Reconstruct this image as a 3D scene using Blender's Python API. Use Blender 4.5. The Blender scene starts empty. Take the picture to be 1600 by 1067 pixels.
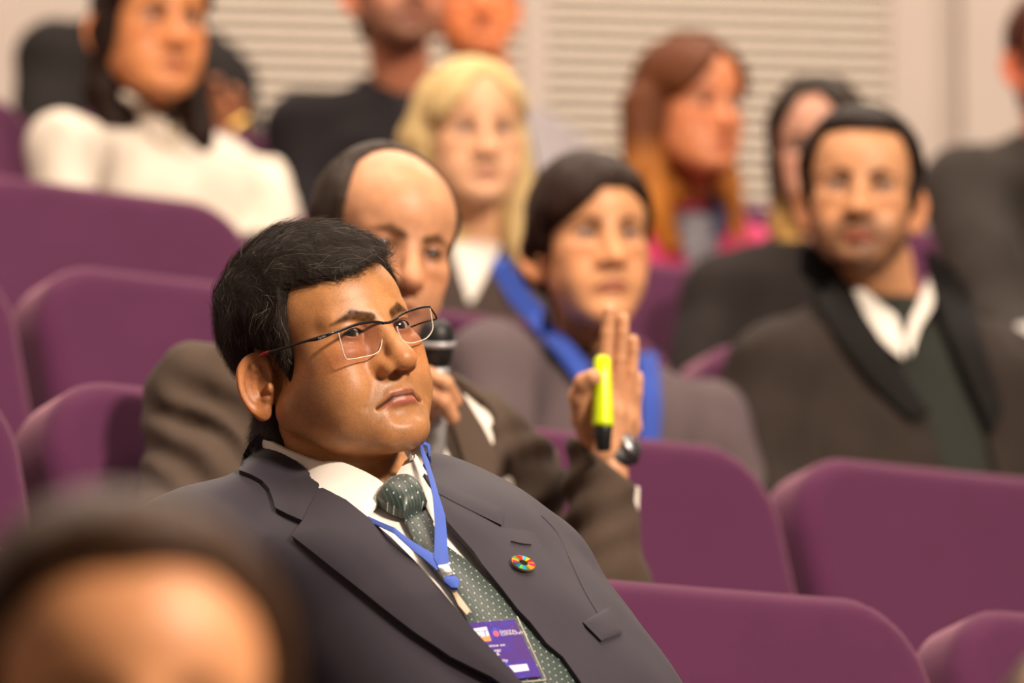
import bpy, math, random
import numpy as np
from mathutils import Vector, Matrix
from mathutils.geometry import delaunay_2d_cdt
ONLY = None
rng = np.random.default_rng(7)
random.seed(7)
F32 = np.float32
sc = bpy.context.scene
COL = bpy.data.collections.new('auditorium'); sc.collection.children.link(COL)

# ------------------------------------------------------------------ camera
FPX = 9000.0
CAMZ = 1.23
TILT = math.radians(7.4)
cam_d = bpy.data.cameras.new('camera')
cam = bpy.data.objects.new('camera', cam_d); COL.objects.link(cam)
cam.location = (0, 0, CAMZ)
cam.rotation_euler = (math.pi / 2 + TILT, 0, 0)
cam_d.sensor_width = 36.0
cam_d.lens = FPX / 1600 * 36
cam_d.clip_start = 0.1; cam_d.clip_end = 100
cam_d.dof.use_dof = True
cam_d.dof.focus_distance = 5.90
cam_d.dof.aperture_fstop = 4.1
sc.camera = cam
FWD = np.array([0, math.cos(TILT), math.sin(TILT)])
UPV = np.array([0, -math.sin(TILT), math.cos(TILT)])
RGT = np.array([1.0, 0, 0])
CAMP = np.array([0, 0, CAMZ])
def P(px, py, d):
    return CAMP + FWD * d + RGT * ((px - 800) / FPX * d) + UPV * ((533.5 - py) / FPX * d)
def proj(w):
    v = np.asarray(w, float) - CAMP
    d = v @ FWD
    return (800 + FPX * (v @ RGT) / d, 533.5 - FPX * (v @ UPV) / d, d)

# ------------------------------------------------------------------ light and exposure
world = bpy.data.worlds.new('world'); sc.world = world
world.use_nodes = True
bg = world.node_tree.nodes['Background']
bg.inputs['Color'].default_value = (1.0, 0.82, 0.66, 1)
bg.inputs['Strength'].default_value = 0.105
def area(name, loc, aim, sx, sy, power, col):
    l = bpy.data.lights.new(name, 'AREA'); l.shape = 'RECTANGLE'; l.size = sx; l.size_y = sy
    l.energy = power; l.color = col
    o = bpy.data.objects.new(name, l); COL.objects.link(o)
    o.location = loc
    o.rotation_euler = (Vector(aim) - Vector(loc)).to_track_quat('-Z', 'Y').to_euler()
    return o
area('stage_light', (4.2, 1.6, 5.6), (0.2, 7.0, 2.0), 1.4, 0.7, 900, (1.0, 0.83, 0.68))
area('ceiling_light', (-0.6, 6.6, 6.2), (-0.4, 7.0, 1.8), 4.5, 1.6, 250, (1.0, 0.83, 0.68))
area('ceiling_light', (0.8, 10.6, 6.2), (0.8, 10.8, 2.2), 5.0, 1.6, 270, (1.0, 0.83, 0.68))
area('wall_washer', (0.0, 10.8, 5.6), (0.2, 13.2, 3.2), 6.0, 0.5, 22, (1.0, 0.84, 0.72))
sc.view_settings.view_transform = 'Standard'
sc.view_settings.look = 'None'
sc.view_settings.gamma = 1.0
sc.view_settings.use_curve_mapping = False
sc.view_settings.exposure = 0.0
sc.cycles.use_denoising = True
sc.cycles.max_bounces = 6

# ------------------------------------------------------------------ materials
def lin(r, g, b):
    f = lambda c: c / 12.92 if c <= 0.04045 else ((c + 0.055) / 1.055) ** 2.4
    return (f(r / 255), f(g / 255), f(b / 255), 1)
class Mat:
    def __init__(s, name):
        s.m = bpy.data.materials.new(name); s.m.use_nodes = True
        s.nt = s.m.node_tree; s.b = s.nt.nodes['Principled BSDF']
    def n(s, t, **kw):
        nd = s.nt.nodes.new(t)
        for k, v in kw.items(): setattr(nd, k, v)
        return nd
    def l(s, a, b): s.nt.links.new(a, b)
    def set(s, **kw):
        for k, v in kw.items(): s.b.inputs[k.replace('_', ' ')].default_value = v
        return s
    def coord(s, kind='Object'):
        return s.n('ShaderNodeTexCoord').outputs[kind]
    def noise(s, scale, detail=3, rough=0.6, coord=None, stretch=None):
        nz = s.n('ShaderNodeTexNoise'); nz.inputs['Scale'].default_value = scale
        nz.inputs['Detail'].default_value = detail; nz.inputs['Roughness'].default_value = rough
        c = coord or s.coord()
        if stretch:
            mp = s.n('ShaderNodeMapping'); mp.inputs['Scale'].default_value = stretch
            s.l(c, mp.inputs['Vector']); c = mp.outputs['Vector']
        s.l(c, nz.inputs['Vector'])
        return nz.outputs['Fac']
    def ramp(s, fac, stops):
        r = s.n('ShaderNodeValToRGB'); e = r.color_ramp.elements
        while len(e) > len(stops): e.remove(e[-1])
        while len(e) < len(stops): e.new(0.5)
        for i, (p, c) in enumerate(stops): e[i].position = p; e[i].color = c
        s.l(fac, r.inputs['Fac']); return r.outputs['Color']
    def mix(s, a, b, fac, mode='MIX'):
        m = s.n('ShaderNodeMix', data_type='RGBA', blend_type=mode)
        for sock, v in ((m.inputs[6], a), (m.inputs[7], b), (m.inputs[0], fac)):
            if isinstance(v, (tuple, list, float, int)): sock.default_value = v
            else: s.l(v, sock)
        return m.outputs[2]
    def bump(s, h, strength=0.3, dist=0.001):
        b = s.n('ShaderNodeBump'); b.inputs['Strength'].default_value = strength
        b.inputs['Distance'].default_value = dist
        s.l(h, b.inputs['Height']); s.l(b.outputs['Normal'], s.b.inputs['Normal']); return b

def fabric(name, col, var=0.25, rough=0.85, sheen=0.15, scale=900, bump=0.25, dist=0.0006, sheen_tint=None, big=0.15):
    m = Mat(name)
    n1 = m.noise(scale, 2); n2 = m.noise(9, 3)
    dark = tuple(c * (1 - var) for c in col[:3]) + (1,)
    light = tuple(min(1, c * (1 + var)) for c in col[:3]) + (1,)
    c1 = m.ramp(n1, [(0.3, dark), (0.7, light)])
    c2 = m.ramp(n2, [(0.3, (1 - big, 1 - big, 1 - big, 1)), (0.7, (1, 1, 1, 1))])
    m.l(m.mix(c1, c2, 1.0, 'MULTIPLY'), m.b.inputs['Base Color'])
    m.set(Roughness=rough, Sheen_Weight=sheen, Sheen_Roughness=0.4)
    if sheen_tint: m.b.inputs['Sheen Tint'].default_value = sheen_tint
    m.b.inputs['Specular IOR Level'].default_value = 0.25
    m.bump(n1, bump, dist)
    return m.m
def plain(name, col, rough=0.5, metal=0.0, **kw):
    m = Mat(name)
    n = m.noise(60, 2)
    m.l(m.ramp(n, [(0.3, tuple(c * 0.92 for c in col[:3]) + (1,)), (0.7, col)]), m.b.inputs['Base Color'])
    m.set(Roughness=rough, Metallic=metal, **kw)
    return m.m
def vcol_skin(name, oil=0.45, bump=0.25, spec=0.5, sss=0.12):
    m = Mat(name)
    a = m.n('ShaderNodeVertexColor', layer_name='Col')
    n1 = m.noise(38, 4, 0.65); n2 = m.noise(420, 3, 0.7)
    v = m.ramp(n1, [(0.3, (0.80, 0.76, 0.74, 1)), (0.7, (1.12, 1.08, 1.05, 1))])
    c = m.mix(a.outputs['Color'], v, 1.0, 'MULTIPLY')
    v2 = m.ramp(n2, [(0.35, (0.88, 0.86, 0.85, 1)), (0.6, (1.03, 1.03, 1.03, 1))])
    c = m.mix(c, v2, 1.0, 'MULTIPLY')
    m.l(c, m.b.inputs['Base Color'])
    m.set(Roughness=oil, Subsurface_Weight=sss, Subsurface_Scale=0.006)
    m.b.inputs['Subsurface Radius'].default_value = (1.0, 0.35, 0.18)
    sp_ = m.ramp(a.outputs['Color'], [(0.02, (0, 0, 0, 1)), (0.16, (spec, spec, spec, 1))])
    m.l(sp_, m.b.inputs['Specular IOR Level'])
    m.bump(n2, bump, 0.0005)
    return m.m
def hair_mat(name, col, var=0.5, rough=0.5):
    m = Mat(name)
    n = m.noise(120, 4, 0.7, stretch=(1, 1, 0.25))
    m.l(m.ramp(n, [(0.3, tuple(c * (1 - var) for c in col[:3]) + (1,)), (0.75, tuple(min(1, c * (1 + var)) for c in col[:3]) + (1,))]), m.b.inputs['Base Color'])
    m.set(Roughness=rough); m.b.inputs['Specular IOR Level'].default_value = 0.2
    m.bump(n, 0.6, 0.004)
    return m.m

# ------------------------------------------------------------------ signed distance helpers
def V3(a): return np.asarray(a, F32)
def ell(p, c, r):
    q = (p - V3(c)) / V3(r); k0 = np.sqrt((q * q).sum(1)); q2 = q / V3(r)
    k1 = np.sqrt((q2 * q2).sum(1)) + 1e-9
    return np.where(k0 < 1e-4, -min(r), k0 * (k0 - 1) / k1)
def sph(p, c, r):
    q = p - V3(c); return np.sqrt((q * q).sum(1)) - F32(r)
def cap(p, a, b, ra, rb=None):
    if rb is None: rb = ra
    a = V3(a); b = V3(b); ba = b - a; pa = p - a
    t = np.clip((pa @ ba) / max(float(ba @ ba), 1e-9), 0, 1)
    q = pa - t[:, None] * ba
    return np.sqrt((q * q).sum(1)) - (F32(ra) + F32(rb - ra) * t)
def smin(a, b, k):
    h = np.clip(0.5 + 0.5 * (b - a) / k, 0, 1); return b + (a - b) * h - k * h * (1 - h)
def smax(a, b, k): return -smin(-a, -b, k)
def chain(p, pts, k=0.004):
    d = None
    for i in range(len(pts) - 1):
        a, ra = pts[i]; b, rb = pts[i + 1]
        e = cap(p, a, b, ra, rb); d = e if d is None else smin(d, e, k)
    return d
def poly2(px, py, poly):
    n = len(poly); d = np.full(px.shape, 1e9, F32); s = np.ones(px.shape, F32)
    for i in range(n):
        ax, ay = poly[i]; bx, by = poly[i - 1]
        ex, ey = bx - ax, by - ay; wx, wy = px - ax, py - ay
        t = np.clip((wx * ex + wy * ey) / (ex * ex + ey * ey), 0, 1)
        dx, dy = wx - ex * t, wy - ey * t
        d = np.minimum(d, dx * dx + dy * dy)
        c1 = py >= ay; c2 = py < by; c3 = ex * wy > ey * wx
        fl = (c1 & c2 & c3) | (~c1 & ~c2 & ~c3)
        s = np.where(fl, -s, s)
    return s * np.sqrt(d)
def catmull(xs, ys, n=200):
    xs = np.asarray(xs, float); ys = np.asarray(ys, float)
    m = np.gradient(ys, xs); X = np.linspace(xs[0], xs[-1], n)
    i = np.clip(np.searchsorted(xs, X, 'right') - 1, 0, len(xs) - 2)
    h = xs[i + 1] - xs[i]; t = (X - xs[i]) / h
    Y = (2*t**3 - 3*t**2 + 1) * ys[i] + (t**3 - 2*t**2 + t) * h * m[i] + (-2*t**3 + 3*t**2) * ys[i+1] + (t**3 - t**2) * h * m[i+1]
    return X, Y
_perm = rng.random((32, 32, 32)).astype(F32)
def vnoise(p, s):
    q = p * F32(s); i = np.floor(q).astype(int); f = q - i; f = f * f * (3 - 2 * f); i &= 31; j = (i + 1) & 31
    r = 0
    for dx in (0, 1):
        for dy in (0, 1):
            for dz in (0, 1):
                w = (f[:, 0] if dx else 1 - f[:, 0]) * (f[:, 1] if dy else 1 - f[:, 1]) * (f[:, 2] if dz else 1 - f[:, 2])
                r = r + w * _perm[(j if dx else i)[:, 0], (j if dy else i)[:, 1], (j if dz else i)[:, 2]]
    return r - 0.5

def _up(a, axis, f=4):
    a = np.moveaxis(a, axis, 0); n = a.shape[0]
    out = np.empty(((n - 1) * f + 1,) + a.shape[1:], F32)
    for k in range(f): out[k::f][:n - 1] = a[:-1] * (1 - k / f) + a[1:] * (k / f)
    out[-1] = a[-1]
    return np.moveaxis(out, 0, axis)
def sdf_mesh(f, lo, hi, h, newton=1):
    """narrow-band evaluation + surface nets; returns verts, quads"""
    lo = np.asarray(lo, float); hi = np.asarray(hi, float); H = 4 * h
    n = np.ceil((hi - lo) / H).astype(int) + 1
    ax = [lo[i] + H * np.arange(n[i]) for i in range(3)]
    g = np.stack(np.meshgrid(*ax, indexing='ij'), -1).reshape(-1, 3).astype(F32)
    A = f(g).reshape(n).astype(F32)
    for k in range(3): A = _up(A, k)
    idx = np.nonzero(np.abs(A).ravel() < H * 1.45)[0]
    N = A.shape
    fl = A.ravel()
    for s in range(0, len(idx), 400000):
        ii = idx[s:s + 400000]
        x, y, z = np.unravel_index(ii, N)
        pts = np.stack([lo[0] + h * x, lo[1] + h * y, lo[2] + h * z], -1).astype(F32)
        fl[ii] = f(pts)
    A = fl.reshape(N); S = A < 0
    c = np.zeros((N[0]-1, N[1]-1, N[2]-1), np.int8)
    for dx in (0, 1):
        for dy in (0, 1):
            for dz in (0, 1):
                c += S[dx:N[0]-1+dx, dy:N[1]-1+dy, dz:N[2]-1+dz]
    act = (c > 0) & (c < 8)
    I, J, K = np.nonzero(act)
    vid = np.full(act.shape, -1, np.int64); vid[I, J, K] = np.arange(len(I))
    acc = np.zeros((len(I), 3)); cnt = np.zeros(len(I))
    off = [(a, b, d) for a in (0, 1) for b in (0, 1) for d in (0, 1)]
    for a in off:
        for axn in range(3):
            if a[axn]: continue
            b = list(a); b[axn] = 1
            va = A[I + a[0], J + a[1], K + a[2]]; vb = A[I + b[0], J + b[1], K + b[2]]
            m = (va < 0) != (vb < 0)
            t = np.where(m, va / np.where(m, va - vb, 1), 0)
            pt = np.tile(np.array(a, float), (len(I), 1)); pt[:, axn] += t
            acc[m] += pt[m]; cnt += m
    v = (np.stack([I, J, K], -1) + acc / cnt[:, None]) * h + lo
    quads = []
    for axn in range(3):
        s0 = [slice(None)] * 3; s1 = [slice(None)] * 3
        s0[axn] = slice(0, N[axn] - 1); s1[axn] = slice(1, N[axn])
        D = S[tuple(s0)].astype(np.int8) - S[tuple(s1)].astype(np.int8)
        o1, o2 = [k for k in range(3) if k != axn]
        E = np.nonzero(D)
        ok = (E[o1] > 0) & (E[o2] > 0) & (E[o1] < N[o1] - 1) & (E[o2] < N[o2] - 1)
        E = [e[ok] for e in E]; sg = D[tuple(E)]
        def vd(a, b):
            q = list(E); q[o1] = E[o1] - a; q[o2] = E[o2] - b
            return vid[tuple(q)]
        q = np.stack([vd(1, 1), vd(0, 1), vd(0, 0), vd(1, 0)], -1)
        flip = (sg > 0) if axn != 1 else (sg < 0)
        q[~flip] = q[~flip][:, ::-1]
        quads.append(q)
    q = np.concatenate(quads)
    for _ in range(newton):
        p = v.astype(F32); e = F32(h * 0.4)
        d = f(p)
        gr = np.stack([f(p + V3(u) * e) - f(p - V3(u) * e) for u in np.eye(3)], -1) / (2 * e)
        g2 = (gr * gr).sum(1) + 0.05
        st = np.clip(d / g2, -h * 0.8, h * 0.8)
        v = v - st[:, None] * gr
    return v, q
def grad(f, p, e=0.001):
    p = np.asarray(p, F32)
    g = np.stack([f(p + V3(u) * e) - f(p - V3(u) * e) for u in np.eye(3)], -1)
    return g / (np.linalg.norm(g, axis=1, keepdims=True) + 1e-9)

# ------------------------------------------------------------------ objects
def np_mesh(name, v, q, col=None, smooth=True):
    me = bpy.data.meshes.new(name)
    v = np.asarray(v, F32); q = np.asarray(q, np.int32); k = q.shape[1]
    me.vertices.add(len(v)); me.vertices.foreach_set('co', v.ravel())
    me.loops.add(q.size); me.loops.foreach_set('vertex_index', q.ravel())
    me.polygons.add(len(q)); me.polygons.foreach_set('loop_start', np.arange(0, q.size, k, dtype=np.int32))
    me.polygons.foreach_set('loop_total', np.full(len(q), k, np.int32))
    me.update(calc_edges=True); me.validate()
    if smooth: me.polygons.foreach_set('use_smooth', np.ones(len(me.polygons), bool))
    if col is not None:
        a = me.attributes.new('Col', 'FLOAT_COLOR', 'POINT')
        c = np.ones((len(v), 4), F32); c[:, :3] = col; a.data.foreach_set('color', c.ravel())
    return me
def link(name, me, mat=None, parent=None, loc=None, **props):
    o = bpy.data.objects.new(name, me); COL.objects.link(o)
    if mat is not None and me is not None:
        for m in (mat if isinstance(mat, (list, tuple)) else [mat]): me.materials.append(m)
    if parent is not None:
        o.parent = parent; o.matrix_parent_inverse = Matrix.Translation(-parent.location) if parent.parent is None else Matrix.Identity(4)
    if loc is not None: o.location = loc
    for k, v in props.items(): o[k] = v
    return o
def thing(name, label, cat, loc, group=None):
    o = link(name, None, loc=tuple(float(a) for a in loc)); o['label'] = label; o['category'] = cat
    if group: o['group'] = group
    return o
def pm(verts, faces, name='m', smooth=False):
    me = bpy.data.meshes.new(name); me.from_pydata([tuple(map(float, v)) for v in verts], [], faces); me.update()
    if smooth:
        for p in me.polygons: p.use_smooth = True
    return me
def box_v(lo, hi):
    (a, b, c), (d, e, f) = lo, hi
    v = [(a,b,c),(d,b,c),(d,e,c),(a,e,c),(a,b,f),(d,b,f),(d,e,f),(a,e,f)]
    return v, [(0,3,2,1),(4,5,6,7),(0,1,5,4),(1,2,6,5),(2,3,7,6),(3,0,4,7)]
def box(name, lo, hi, mat, parent=None, bevel=0, **props):
    v, f = box_v(lo, hi); me = pm(v, f, name)
    o = link(name, me, mat, parent, **props)
    if bevel: b = o.modifiers.new('bevel', 'BEVEL'); b.width = bevel; b.segments = 3
    return o
def tube_mesh(pts, rad, seg=10, closed=False, flat=1.0, up=None):
    pts = np.asarray(pts, float); n = len(pts)
    rad = np.broadcast_to(np.asarray(rad, float), (n,))
    t = np.gradient(pts, axis=0) if not closed else np.roll(pts, -1, 0) - np.roll(pts, 1, 0)
    t /= np.linalg.norm(t, axis=1, keepdims=True) + 1e-12
    u = np.array([0, 0, 1.0]) if up is None else np.asarray(up, float)
    V = []; 
    for i in range(n):
        a = np.cross(t[i], u); 
        if np.linalg.norm(a) < 1e-3: a = np.cross(t[i], [1, 0, 0])
        a /= np.linalg.norm(a); b = np.cross(a, t[i])
        for k in range(seg):
            w = 2 * math.pi * k / seg
            V.append(pts[i] + rad[i] * (a * math.cos(w) * flat + b * math.sin(w)))
    Fc = []
    m = n if closed else n - 1
    for i in range(m):
        for k in range(seg):
            j = (i + 1) % n; l = (k + 1) % seg
            Fc.append((i*seg+k, i*seg+l, j*seg+l, j*seg+k))
    if not closed:
        Fc.append(tuple(range(seg))[::-1]); Fc.append(tuple((n-1)*seg + k for k in range(seg)))
    return V, Fc
def smooth_pts(pts, n=8, closed=False):
    pts = np.asarray(pts, float); N = len(pts); out = []
    rngi = range(N if closed else N - 1)
    for i in rngi:
        if closed: p0, p1, p2, p3 = pts[i-1], pts[i], pts[(i+1) % N], pts[(i+2) % N]
        else: p0, p1, p2, p3 = pts[max(i-1, 0)], pts[i], pts[i+1], pts[min(i+2, N-1)]
        for k in range(n):
            t = k / n
            out.append(0.5*((2*p1) + (-p0+p2)*t + (2*p0-5*p1+4*p2-p3)*t*t + (-p0+3*p1-3*p2+p3)*t**3))
    if not closed: out.append(pts[-1])
    return np.array(out)
def tube(name, pts, rad, mat, parent=None, seg=10, sm=0, **kw):
    if sm: 
        k = np.linspace(0, 1, len(pts)); p2 = smooth_pts(pts, sm)
        rad = np.interp(np.linspace(0, 1, len(p2)), k, np.broadcast_to(rad, (len(pts),))); pts = p2
    v, f = tube_mesh(pts, rad, seg, **kw)
    return link(name, pm(v, f, name, True), mat, parent)
def rotm(yaw, pitch, roll):
    """local face direction -Y; yaw turns the face to picture right, pitch lifts the chin, roll turns the crown to picture left (degrees)"""
    y, p, r = (math.radians(a) for a in (yaw, pitch, roll))
    Rz = np.array([[math.cos(y), -math.sin(y), 0], [math.sin(y), math.cos(y), 0], [0, 0, 1]])
    Rx = np.array([[1, 0, 0], [0, math.cos(-p), -math.sin(-p)], [0, math.sin(-p), math.cos(-p)]])
    Ry = np.array([[math.cos(-r), 0, math.sin(-r)], [0, 1, 0], [-math.sin(-r), 0, math.cos(-r)]])
    return Ry @ Rz @ Rx
def trace(pxy, f, level=0.0, near=5.0, far=7.2, steps=150, k=0.75, fill=True):
    """walk rays from the lens into a surface to find real 3D points on it"""
    pxy = np.asarray(pxy, float)
    dr = FWD + ((pxy[:, :1] - 800) / FPX) * RGT + ((533.5 - pxy[:, 1:2]) / FPX) * UPV
    t = np.full(len(pxy), float(near))
    for _ in range(steps):
        d = f((CAMP + dr * t[:, None]).astype(F32)) - level
        t = np.where(t < far, t + k * d, t)
    ok = (t < far) & (np.abs(t - np.median(t[t < far]) if (t < far).any() else t) < 0.22)
    if fill and ok.any() and not ok.all():          # a ray that slips past the edge takes its neighbour's distance
        good = np.nonzero(ok)[0]
        for i in np.nonzero(~ok)[0]:
            t[i] = t[good[np.argmin(((pxy[good] - pxy[i]) ** 2).sum(1))]]
    return CAMP + dr * t[:, None], ok
def resample(poly, step, closed=True):
    out = []; n = len(poly)
    for i in range(n if closed else n - 1):
        a = np.array(poly[i], float); b = np.array(poly[(i + 1) % n], float)
        k = max(1, int(np.ceil(np.linalg.norm(b - a) / step)))
        for j in range(k): out.append(a + (b - a) * j / k)
    return np.array(out)
def drape(name, poly, f, off, thick, mat, parent=None, step=6, puff=0.0, pw=12, near=5.0, far=7.2, extra=None, smooth_corner=False, props=None, mono=True):
    """cloth piece: a closed outline laid onto the surface f, raised by off, with real thickness"""
    b = resample(poly, step)
    x0, y0 = b.min(0); x1, y1 = b.max(0)
    gx, gy = np.meshgrid(np.arange(x0 + step/2, x1, step), np.arange(y0 + step/2, y1, step))
    g = np.stack([gx.ravel(), gy.ravel()], -1)
    d = poly2(g[:, 0], g[:, 1], [tuple(q) for q in poly])
    g = g[d < -step * 0.45]
    pts = np.concatenate([b, g])
    n = len(b)
    r = delaunay_2d_cdt([Vector(q) for q in pts], [(i, (i + 1) % n) for i in range(n)], [], 1, 1e-4)
    v2 = np.array([tuple(q) for q in r[0]]); tri = np.array([t for t in r[2]], dtype=np.int32)
    dist = np.maximum(-poly2(v2[:, 0], v2[:, 1], [tuple(q) for q in poly]), 0)
    w3, ok = trace(v2, f, 0.0, near, far)
    nrm = grad(f, w3, 0.004)
    o_ = off + puff * (1 - np.exp(-dist / pw))
    if extra is not None: o_ = o_ + extra(v2, dist)
    w3 = w3 + nrm * np.asarray(o_)[:, None]
    lo = w3 - nrm * thick
    n2 = len(w3)
    # orientation
    a, b_, c = w3[tri[:, 0]], w3[tri[:, 1]], w3[tri[:, 2]]
    fn = np.cross(b_ - a, c - a); s = (fn * nrm[tri[:, 0]]).sum()
    if s < 0: tri = tri[:, ::-1]
    faces = [tuple(t) for t in tri] + [tuple(n2 + k for k in t[::-1]) for t in tri]
    e = {}
    for t in tri:
        for i in range(3):
            k = (t[i], t[(i+1) % 3]); e[k] = 1
    for (i, j) in list(e):
        if (j, i) not in e: faces.append((2 * n2 + j, 2 * n2 + i, 3 * n2 + i, 3 * n2 + j))
    me = pm(np.concatenate([w3, lo, w3, lo]), faces, name, True)
    for k_ in range(2 * len(tri), len(faces)): me.polygons[k_].use_smooth = False
    uv = me.uv_layers.new(name='UVMap')
    vi = np.empty(len(me.loops), np.int32); me.loops.foreach_get('vertex_index', vi)
    vv = np.concatenate([v2, v2, v2, v2])[vi]
    uv.data.foreach_set('uv', (vv / 100).astype(F32).ravel())
    o = link(name, me, mat, parent)
    for k_, v_ in (props or {}).items(): o[k_] = v_
    return o
def text_mesh(fc):
    t = bpy.data.objects.new('t', fc); COL.objects.link(t)
    bpy.context.view_layer.update()
    me = bpy.data.meshes.new_from_object(t.evaluated_get(bpy.context.evaluated_depsgraph_get()))
    bpy.data.objects.remove(t); me.name = 'lettering'; me.materials.clear(); return me
def ico(p, r, sub=3):
    import bmesh
    bm = bmesh.new(); bmesh.ops.create_icosphere(bm, subdivisions=sub, radius=1)
    me = bpy.data.meshes.new('s'); bm.to_mesh(me); bm.free()
    for q in me.polygons: q.use_smooth = True
    return me
# ------------------------------------------------------------------ people: head
HP = dict(fat=0.0, jaw=1.0, nose=1.0, wide=1.0, lips=1.0, hairt=0.010, browz=0.0, open=1.0, fem=0.0, skullz=1.0)
def ear_sdf(p, E):
    # p: mirrored local coordinates; ear frame u back, v up, w out
    q = p - V3(E['c'])
    a = math.radians(E.get('flare', 24)); t = math.radians(E.get('tilt', 8))
    u = V3((math.sin(a), math.cos(a), 0)); w = V3((math.cos(a), -math.sin(a), 0)); v = V3((0, 0, 1))
    u2 = u * math.cos(t) - v * math.sin(t) * -1; v2 = v * math.cos(t) - u * math.sin(t) * -1
    u2 = u * math.cos(t) - v * math.sin(t); v2 = v * math.cos(t) + u * math.sin(t)
    s = E.get('s', 1.0)
    U = (q @ u2) / s; Vv = (q @ v2) / s; W = (q @ w) / s
    qq = np.stack([U, Vv, W], -1)
    su = 0.0175 - 0.0035 * np.clip(-Vv / 0.03, -0.6, 1)          # narrower towards the lobe
    rr = np.sqrt((U / su) ** 2 + (Vv / 0.030) ** 2)
    rise = 0.006 * np.clip(U / 0.017, -1, 1)
    plate = np.maximum((rr - 1) * 0.016, np.abs(W - rise) - 0.0018)
    ring = np.sqrt(((rr - 0.93) * 0.017) ** 2 + ((W - rise - 0.0022) * 0.9) ** 2) - 0.0031
    anti = np.sqrt(((np.sqrt(((U - 0.001) / (su * 0.56)) ** 2 + ((Vv + 0.001) / 0.0185) ** 2) - 1) * 0.0095) ** 2 + ((W - rise - 0.001) * 0.9) ** 2) - 0.0026
    anti = smax(anti, -(U + 0.0045), 0.003)
    d = smin(smin(plate, ring, 0.0025), anti, 0.002)
    d = smax(d, -ell(qq, (-0.005, -0.004, 0.0045), (0.0080, 0.0120, 0.0085)), 0.0022)
    d = smax(d, -(U + 0.0155), 0.003)
    d = smin(d, ell(qq, (-0.003, -0.0285, 0.000), (0.0088, 0.0095, 0.0042)), 0.004)
    d = smin(d, ell(qq, (-0.0125, -0.005, 0.0015), (0.0036, 0.0062, 0.0045)), 0.003)
    d = smin(d, ell(qq, (-0.0075, -0.0155, 0.0015), (0.004, 0.0035, 0.003)), 0.003)
    base = ell(qq, (-0.006, -0.002, -0.011), (0.012, 0.021, 0.0105))
    return smin(d, base, 0.004) * s
def skull_sdf(p, h):
    fat = h['fat']; W = h['wide']
    a = p.copy(); a[:, 0] = np.abs(a[:, 0])
    x = a / V3((W, 1, 1))
    sl = h.get('slope', 0.0)
    d = ell(x, (0, 0.012 + 0.007 * sl, 0.034), (0.0745, 0.094 - 0.003 * sl, 0.082 * h['skullz']))
    d = smin(d, ell(x, (0, -0.036 + 0.005 * sl, 0.036 - 0.008 * sl), (0.060, 0.049, 0.052 - 0.006 * sl)), 0.03)
    return d
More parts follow.
